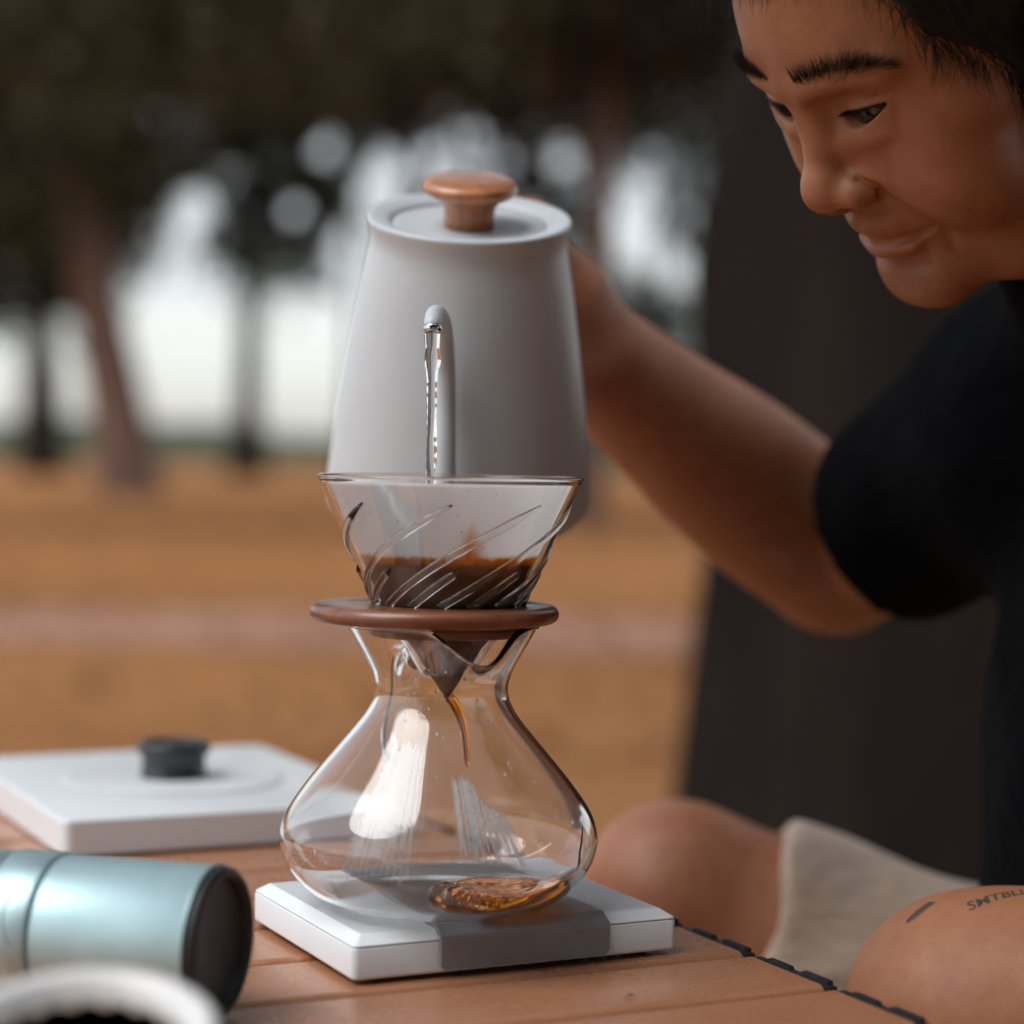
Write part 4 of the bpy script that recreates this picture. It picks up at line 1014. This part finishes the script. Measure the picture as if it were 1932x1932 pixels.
# ---- eyes
def _eye():
    m = MB('eye'); tcn = m.n('ShaderNodeTexCoord'); sp = m.n('ShaderNodeSeparateXYZ'); m.l(tcn.outputs['Object'], sp.inputs[0])
    r = m.math('SQRT', m.math('ADD', m.math('POWER', sp.outputs['X'], 2), m.math('POWER', sp.outputs['Z'], 2)))
    f = m.math('DIVIDE', r, E_R*HS)
    c = m.ramp(f, [(.0, (.004, .003, .003)), (.19, (.004, .003, .003)), (.24, (.022, .010, .005)), (.56, (.012, .006, .003)), (.66, (.006, .004, .004)), (.80, (.030, .021, .018)), (.95, (.06, .042, .036))])
    m.col(c); m.set(Roughness=.04, Specular_IOR_Level=.40); return m.m
M['eye'] = _eye()
bm = bmesh.new(); bmesh.ops.create_uvsphere(bm, u_segments=48, v_segments=32, radius=1)
for v in bm.verts:
    v.co = Vector((v.co.x, v.co.z, -v.co.y)) if False else v.co
    if v.co.y > .8: v.co *= 1+.07*(v.co.y-.8)/.2           # cornea bulge, looking along +y
em = bm_mesh('eye', bm); em.transform(Matrix.Scale(E_R*HS, 4)); em.materials.append(M['eye'])
for s in (-1, 1):
    o = pl('eye', em, None); c = h2w([(s*E_C[0], E_C[1], E_C[2])])[0]
    g = hF*math.cos(R(17))-hU*math.sin(R(17)) - hL*(.34)*s*(1 if s > 0 else -1); g.normalize(); xr = g.cross(hU).normalized(); zr = xr.cross(g)
    o.matrix_basis = Matrix(((xr.x, g.x, zr.x, c[0]), (xr.y, g.y, zr.y, c[1]), (xr.z, g.z, zr.z, c[2]), (0, 0, 0, 1)))

# ---- hair: tapered strands rooted on the head
M['hair'] = MB('black_hair').set(Base_Color=(.0035, .0033, .0038), Roughness=.42, Specular_IOR_Level=.3).m
def strands(name, roots, dirs, length, r0, nseg, mat, curl=.0, seed=1, bend=None):
    """roots/dirs in head millimetres; each strand a three-sided tapered tube"""
    r_ = np.random.default_rng(seed); n = len(roots); P = np.zeros((n, nseg+1, 3)); P[:, 0] = roots; d = dirs/np.linalg.norm(dirs, axis=1)[:, None]
    L = np.broadcast_to(length, (n,))
    for i in range(nseg):
        if bend is not None: d = d + bend*(1/nseg)
        d = d + r_.normal(size=(n, 3))*curl; d /= np.linalg.norm(d, axis=1)[:, None]; P[:, i+1] = P[:, i]+d*(L/nseg)[:, None]
        q = hf.sample(P[:, i+1]); m = q < .6
        if m.any(): P[m, i+1] += hf.grad(P[m, i+1])*(0.6-q[m])[:, None]
    T = np.gradient(P, axis=1); T /= np.linalg.norm(T, axis=2)[:, :, None]+1e-9; a = np.cross(T, [.31, .77, .55]); a /= np.linalg.norm(a, axis=2)[:, :, None]+1e-9; b = np.cross(T, a)
    rad = r0*np.linspace(1, .12, nseg+1)**.7; Vv = np.stack([P+(a*math.cos(t)+b*math.sin(t))*rad[None, :, None] for t in (0, 2.094, 4.189)], 2)
    idx = np.arange(n*(nseg+1)*3).reshape(n, nseg+1, 3); Qs = []
    for j in range(3): Qs.append(np.stack([idx[:, :-1, j], idx[:, :-1, (j+1) % 3], idx[:, 1:, (j+1) % 3], idx[:, 1:, j]], -1).reshape(-1, 4))
    me = np_mesh(name, h2w(Vv.reshape(-1, 3)), np.concatenate(Qs)); return pl(name, me, mat)
r_ = np.random.default_rng(11)
def hairline(P):
    x, y, z = np.abs(P[:, 0]), P[:, 1], P[:, 2]
    line = np.interp(y, [-120, -60, -20, 5, 20, 27, 34, 57, 61, 66, 100], [-60, -50, -20, -36, -38, -30, -8, 22, 44, 74, 80])
    return z-line
X = HV[(hairline(HV) > 0) & (HV[:, 2] > -60)]
pick = X[r_.integers(0, len(X), 5200)]; nrm = hf.grad(pick)
down = np.array([0, 0, -1.]); back = np.array([0, -1., 0])
front = np.clip((pick[:, 2]-40)/25, 0, 1)[:, None]*np.clip((pick[:, 1]+10)/30, 0, 1)[:, None]
side = np.sign(pick[:, :1])
fall = (1-front)*np.array([0, -.30, -1.0]) + front*(np.array([0, -.25, .55]) + side*np.array([.6, 0, 0]))
d0 = nrm*.55 + fall*.75 + r_.normal(size=pick.shape)*.15
strands('hair', pick, d0, 14+20*r_.random(len(pick))+10*front[:, 0], .26, 6, M['hair'], .09, 21, bend=np.array([0, -.2, -.7]))
# scalp cap under the strands
cap = HV + hf.grad(HV)*(1.2+1.6*np.clip(hairline(HV)/12, 0, 1))[:, None]; keep = hairline(HV) > 1.5
fq = HQ[keep[HQ].all(1)]; used = np.unique(fq); mp = np.full(len(HV), -1); mp[used] = np.arange(len(used))
pl('scalp_hair', np_mesh('scalp_hair', h2w(cap[used]), mp[fq]), M['hair'])
# fine hairs at temple and sideburn edge
E_ = HV[(np.abs(hairline(HV)) < 7) & (HV[:, 1] > -15)]; pick = E_[r_.integers(0, len(E_), 1300)]
strands('edge_hair', pick, hf.grad(pick)*.25+np.array([0, .55, -1.0])+r_.normal(size=pick.shape)*.30, 8+12*r_.random(len(pick)), .17, 4, M['hair'], .12, 22)
# fringe wisps hanging forward
n = 60; fr = np.stack([r_.normal(size=n)*12-32, np.full(n, 70.)+r_.normal(size=n)*4, np.full(n, 84.)+r_.normal(size=n)*4], 1); fr = hf.snap(fr)
strands('fringe', fr, np.array([-.1, 1.0, .25])+r_.normal(size=(n, 3))*.2, 34+16*r_.random(n), .20, 7, M['hair'], .08, 23, bend=np.array([0, .1, -1.5]))
# eyebrows and lashes
for s in (-1, 1):
    n = 1500; t = r_.beta(1.45, 1.5, n); cl = spline([(s*8.8, 93, 24.6), (s*25, 90, 27.2), (s*37, 84.4, 27.2), (s*46, 78.5, 25.0), (s*55, 71, 18.6)], 60)
    wd = np.interp(t, [0, .12, .35, .65, 1], [.8, 3.0, 5.2, 5.0, 2.4]); c = np.stack([np.interp(t, np.linspace(0, 1, 60), cl[:, a]) for a in range(3)], 1)
    c[:, 2] += wd*np.clip(r_.normal(size=n)*.5, -1.1, 1.2) - 1.2; c = hf.snap(c, 5)
    dr = np.stack([s*(.25+.95*t), -.2*t, (1.25-1.0*t)+r_.normal(size=n)*.20], 1)+hf.grad(c)*.22
    M['brow'] = M.get('brow') or MB('dark_brow_hair').set(Base_Color=(.012, .009, .008), Roughness=.5, Specular_IOR_Level=.2).m
    strands('eyebrow', c, dr, (7.0-1.0*t)+3.0*r_.random(n), .048, 4, M['brow'], .06, 30+s)
    # lash line along the upper lid edge
    n = 90; t = np.linspace(-.93, .97, n); q = np.clip(1-t*t, 0, 1); zz = LID+2.3*t+1.9*q**.8
    c = np.stack([s*(ECX+15*t), np.full(n, 90.), zz+.3], 1)
    for _ in range(40): c[:, 1] -= np.clip(hf.sample(c), 0, .8)
    strands('eyelash', c, np.stack([s*.5*t, np.full(n, .95), -.30+.15*r_.normal(size=n)], 1), 2.6+1.6*r_.random(n), .14, 4, M['hair'], .05, 40+s, bend=np.array([0, 0, .35]))
    lid = c + [0, .15, -.1]; rr = [.42*max(.25, 1-abs(a)**3) for a in t]
    me = tube('lash_line', [tuple(p) for p in lid[::3]], rr[::3], 6); pts = np.array([v.co for v in me.vertices]); pts = h2w(pts)
    for v, p in zip(me.vertices, pts): v.co = p
    for v, q_ in zip(me.vertices, range(len(me.vertices))):
        i = (q_//6); c0 = Vector(h2w([lid[::3][min(i, len(lid[::3])-1)]])[0]);  v.co = c0 + (v.co-c0)
    pl('lash_line', me, M['hair'])

# ---- clothes
def _cloth(name, a, b, sc, sheen):
    m = MB(name); n1 = m.noise(18, 4); wv = m.noise(sc, 2, .5)
    m.col(m.ramp(n1.outputs[0], [(.3, a), (.7, b)])); m.set(Roughness=.95, Sheen_Weight=sheen, Specular_IOR_Level=.02)
    fo = m.noise(15, 3, .5, m.mapping((.55, 1, 1.5), (0, .45, 0)))
    m.bump(m.math('ADD', m.math('MULTIPLY', wv.outputs[0], .05), fo.outputs[0]), .8, .022); return m.m
M['tee'] = _cloth('black_cotton', (.0012, .0015, .0022), (.0020, .0024, .0034), 1400, .015)
M['shorts'] = _cloth('stone_grey_cotton', (.45, .340, .265), (.51, .395, .315), 1200, .2)
def folds(f, sl_dirs):
    """gentle cloth folds: add a travelling wave to the field"""
    X = f.ax[0][:, None, None]; Y = f.ax[1][None, :, None]; Z = f.ax[2][None, None, :]
    for (kx, ky, kz, ph, am) in sl_dirs: f.D += (am*np.sin(kx*X+ky*Y+kz*Z+ph+1.3*np.sin(11*X+7*Z))).astype(np.float32)
def cut(f, p, n, k=.004):
    """remove everything on the +n side of the plane at p"""
    n = np.array(n, float); n /= np.linalg.norm(n); X = f.ax[0][:, None, None]; Y = f.ax[1][None, :, None]; Z = f.ax[2][None, None, :]
    return ((X-p[0])*n[0]+(Y-p[1])*n[1]+(Z-p[2])*n[2]).astype(np.float32)
P_ = lambda a, b, t: a+(b-a)*t
f = Field((.10, .79, -.34), (.78, 1.42, .40), .0052)
f.chain([P_(NB, NECK, .60), NB, CH], [.062, .075, .11], .05)
f.ell(CH, (.135, .185, .18), .05); f.ell((.50, 1.14, -.03), (.14, .165, .16), .05); f.ell(PE+np.array((-.01, 0, .03)), (.15, .175, .12), .04)
f.ell((.375, 1.12, .06), (.125, .15, .15), .05); f.ell((.385, 1.12, -.05), (.122, .15, .12), .05)
for S_, s in ((S_R, 1), (S_L, -1)): f.cap(CH+np.array((-.03, .07*s, .08)), S_, .085, .078, .05)
slv = f.D.copy(); f.D[:] = 1e3
f.chain([S_R, P_(S_R, E_Rr, .85)], [.074, .066], .01); a = np.maximum(f.D, cut(f, P_(S_R, E_Rr, .66), E_Rr-S_R)); f.D[:] = 1e3
f.chain([S_L, P_(S_L, E_L, .8)], [.074, .068], .01); b = np.maximum(f.D, cut(f, P_(S_L, E_L, .62), E_L-S_L))
f.D = smin(smin(slv, a, .03), b, .03); f.D = np.maximum(f.D, cut(f, P_(NB, NECK, .45), NECK-NB))
folds(f, [(26, 10, 38, 0, .0022), (-16, 42, 22, 1, .0018), (60, 20, -35, 2, .0009)])
tv, tq = f.net(); o = pl('t_shirt', np_mesh('t_shirt', tv, tq), M['tee'])
md = o.modifiers.new('smooth', 'SMOOTH'); md.iterations = 3; md.factor = .5
f = Field((.10, .90, -.36), (.74, 1.46, .06), .0048)
f.chain([H_F, P_(H_F, K_F, .6), P_(H_F, K_F, .95)], [.100, .084, .074], .02); a = np.maximum(f.D, cut(f, P_(H_F, K_F, .905), K_F-H_F+np.array((0, 0, -.05)))); f.D[:] = 1e3
f.chain([H_N, P_(H_N, K_N, .7)], [.112, .102], .02); b = np.maximum(f.D, cut(f, P_(H_N, K_N, .62), K_N-H_N)); f.D[:] = 1e3
f.ell(PE, (.165, .19, .13), .04)
f.D = smin(smin(a, b, .02), f.D, .05)
folds(f, [(30, 14, 46, 0, .0016), (-24, 20, 66, 1.4, .0020), (90, 10, 80, 2, .0010)])
tv, tq = f.net(); o = pl('shorts', np_mesh('shorts', tv, tq), M['shorts'])
md = o.modifiers.new('smooth', 'SMOOTH'); md.iterations = 3; md.factor = .5

# ---- tattoos on the near knee: one broad stroke and a line of letters, drawn on the skin
m = MB('tattoo_ink'); nz = m.noise(700, 4, .6); m.set(Base_Color=(.040, .046, .050), Roughness=.5); m.l(m.ramp(nz.outputs[0], [(.30, (.30, .30, .30)), (.6, (.75, .75, .75))]), m.b.inputs['Alpha']); M['ink'] = m.m
def on_skin(P, lift=.00012):
    P = bf.snap(np.asarray(P, float), 6); return P + bf.grad(P)*lift
def ray_skin(u, v):
    o = np.array(C_O); d = np.array(at(u, v, 1.0))-o; t = np.linspace(.86, 1.1, 240); p = o+d[None]*t[:, None]; s = bf.sample(p); i = np.argmax(s < 0)
    return p[i] if s[i] < 0 else p[np.argmin(s)]
o_ = ray_skin(1800, 1712); g_ = bf.grad(o_[None])[0]
ax_t = np.array((.93, .36, .06)); ax_t -= g_*(ax_t@g_); ax_t /= np.linalg.norm(ax_t); ay_t = np.cross(g_, ax_t)
def text_on_skin(body, size, org, shear=.45):
    tc = bpy.data.curves.new('t', 'FONT'); tc.body = body; tc.size = size; tc.shear = shear; tc.resolution_u = 3; tc.offset = size*.025
    to = bpy.data.objects.new('tmp', tc); COL.objects.link(to); bpy.context.view_layer.update()
    tm = bpy.data.meshes.new_from_object(to.evaluated_get(bpy.context.evaluated_depsgraph_get())); bpy.data.objects.remove(to)
    bm = bmesh.new(); bm.from_mesh(tm); bmesh.ops.triangulate(bm, faces=bm.faces[:]); bmesh.ops.subdivide_edges(bm, edges=bm.edges[:], cuts=2, use_grid_fill=True); bm.to_mesh(tm); bm.free()
    P = np.array([org + ax_t*v.co.x + ay_t*v.co.y for v in tm.vertices]); P = on_skin(P)
    for v, p in zip(tm.vertices, P): v.co = p
    return tm
pl('tattoo', text_on_skin('SMTBLL', .0100, ray_skin(1828, 1720)), M['ink'], False)
A_ = ray_skin(1712, 1742); B_ = ray_skin(1760, 1702)
st = []; n = 16; ax2 = (B_-A_); wv2 = np.cross(bf.grad(A_[None])[0], ax2); wv2 /= np.linalg.norm(wv2)
for i in range(n+1):
    for j in range(5): st.append(A_+ax2*i/n + wv2*(j/4-.5)*.0052*(1 if i > 3 else .45+.15*i))
st = on_skin(st); fq = [(i*5+j, i*5+j+1, (i+1)*5+j+1, (i+1)*5+j) for i in range(n) for j in range(4)]
pl('tattoo', mesh('tattoo', st, fq), M['ink'], False)

# ------------------------------------------------------------------ low stool the man sits on
stool = empty('camp_stool', (.57, 1.165, GZ), label='low dark folding stool under the seated man', cat='stool')
zt = .155-.07
o = link('seat', rbox('seat', .34, .36, .03, .012, 3), M['tee'], stool); o.location = (.0, 0, zt)
for sx in (-1, 1):
    for sy_ in (-1, 1): link('leg', tube('leg', [(sx*.15, sy_*.16, 0), (-sx*.02+sx*.14, sy_*.16, zt+.004)], .009, 12), M['leg_metal'], stool)
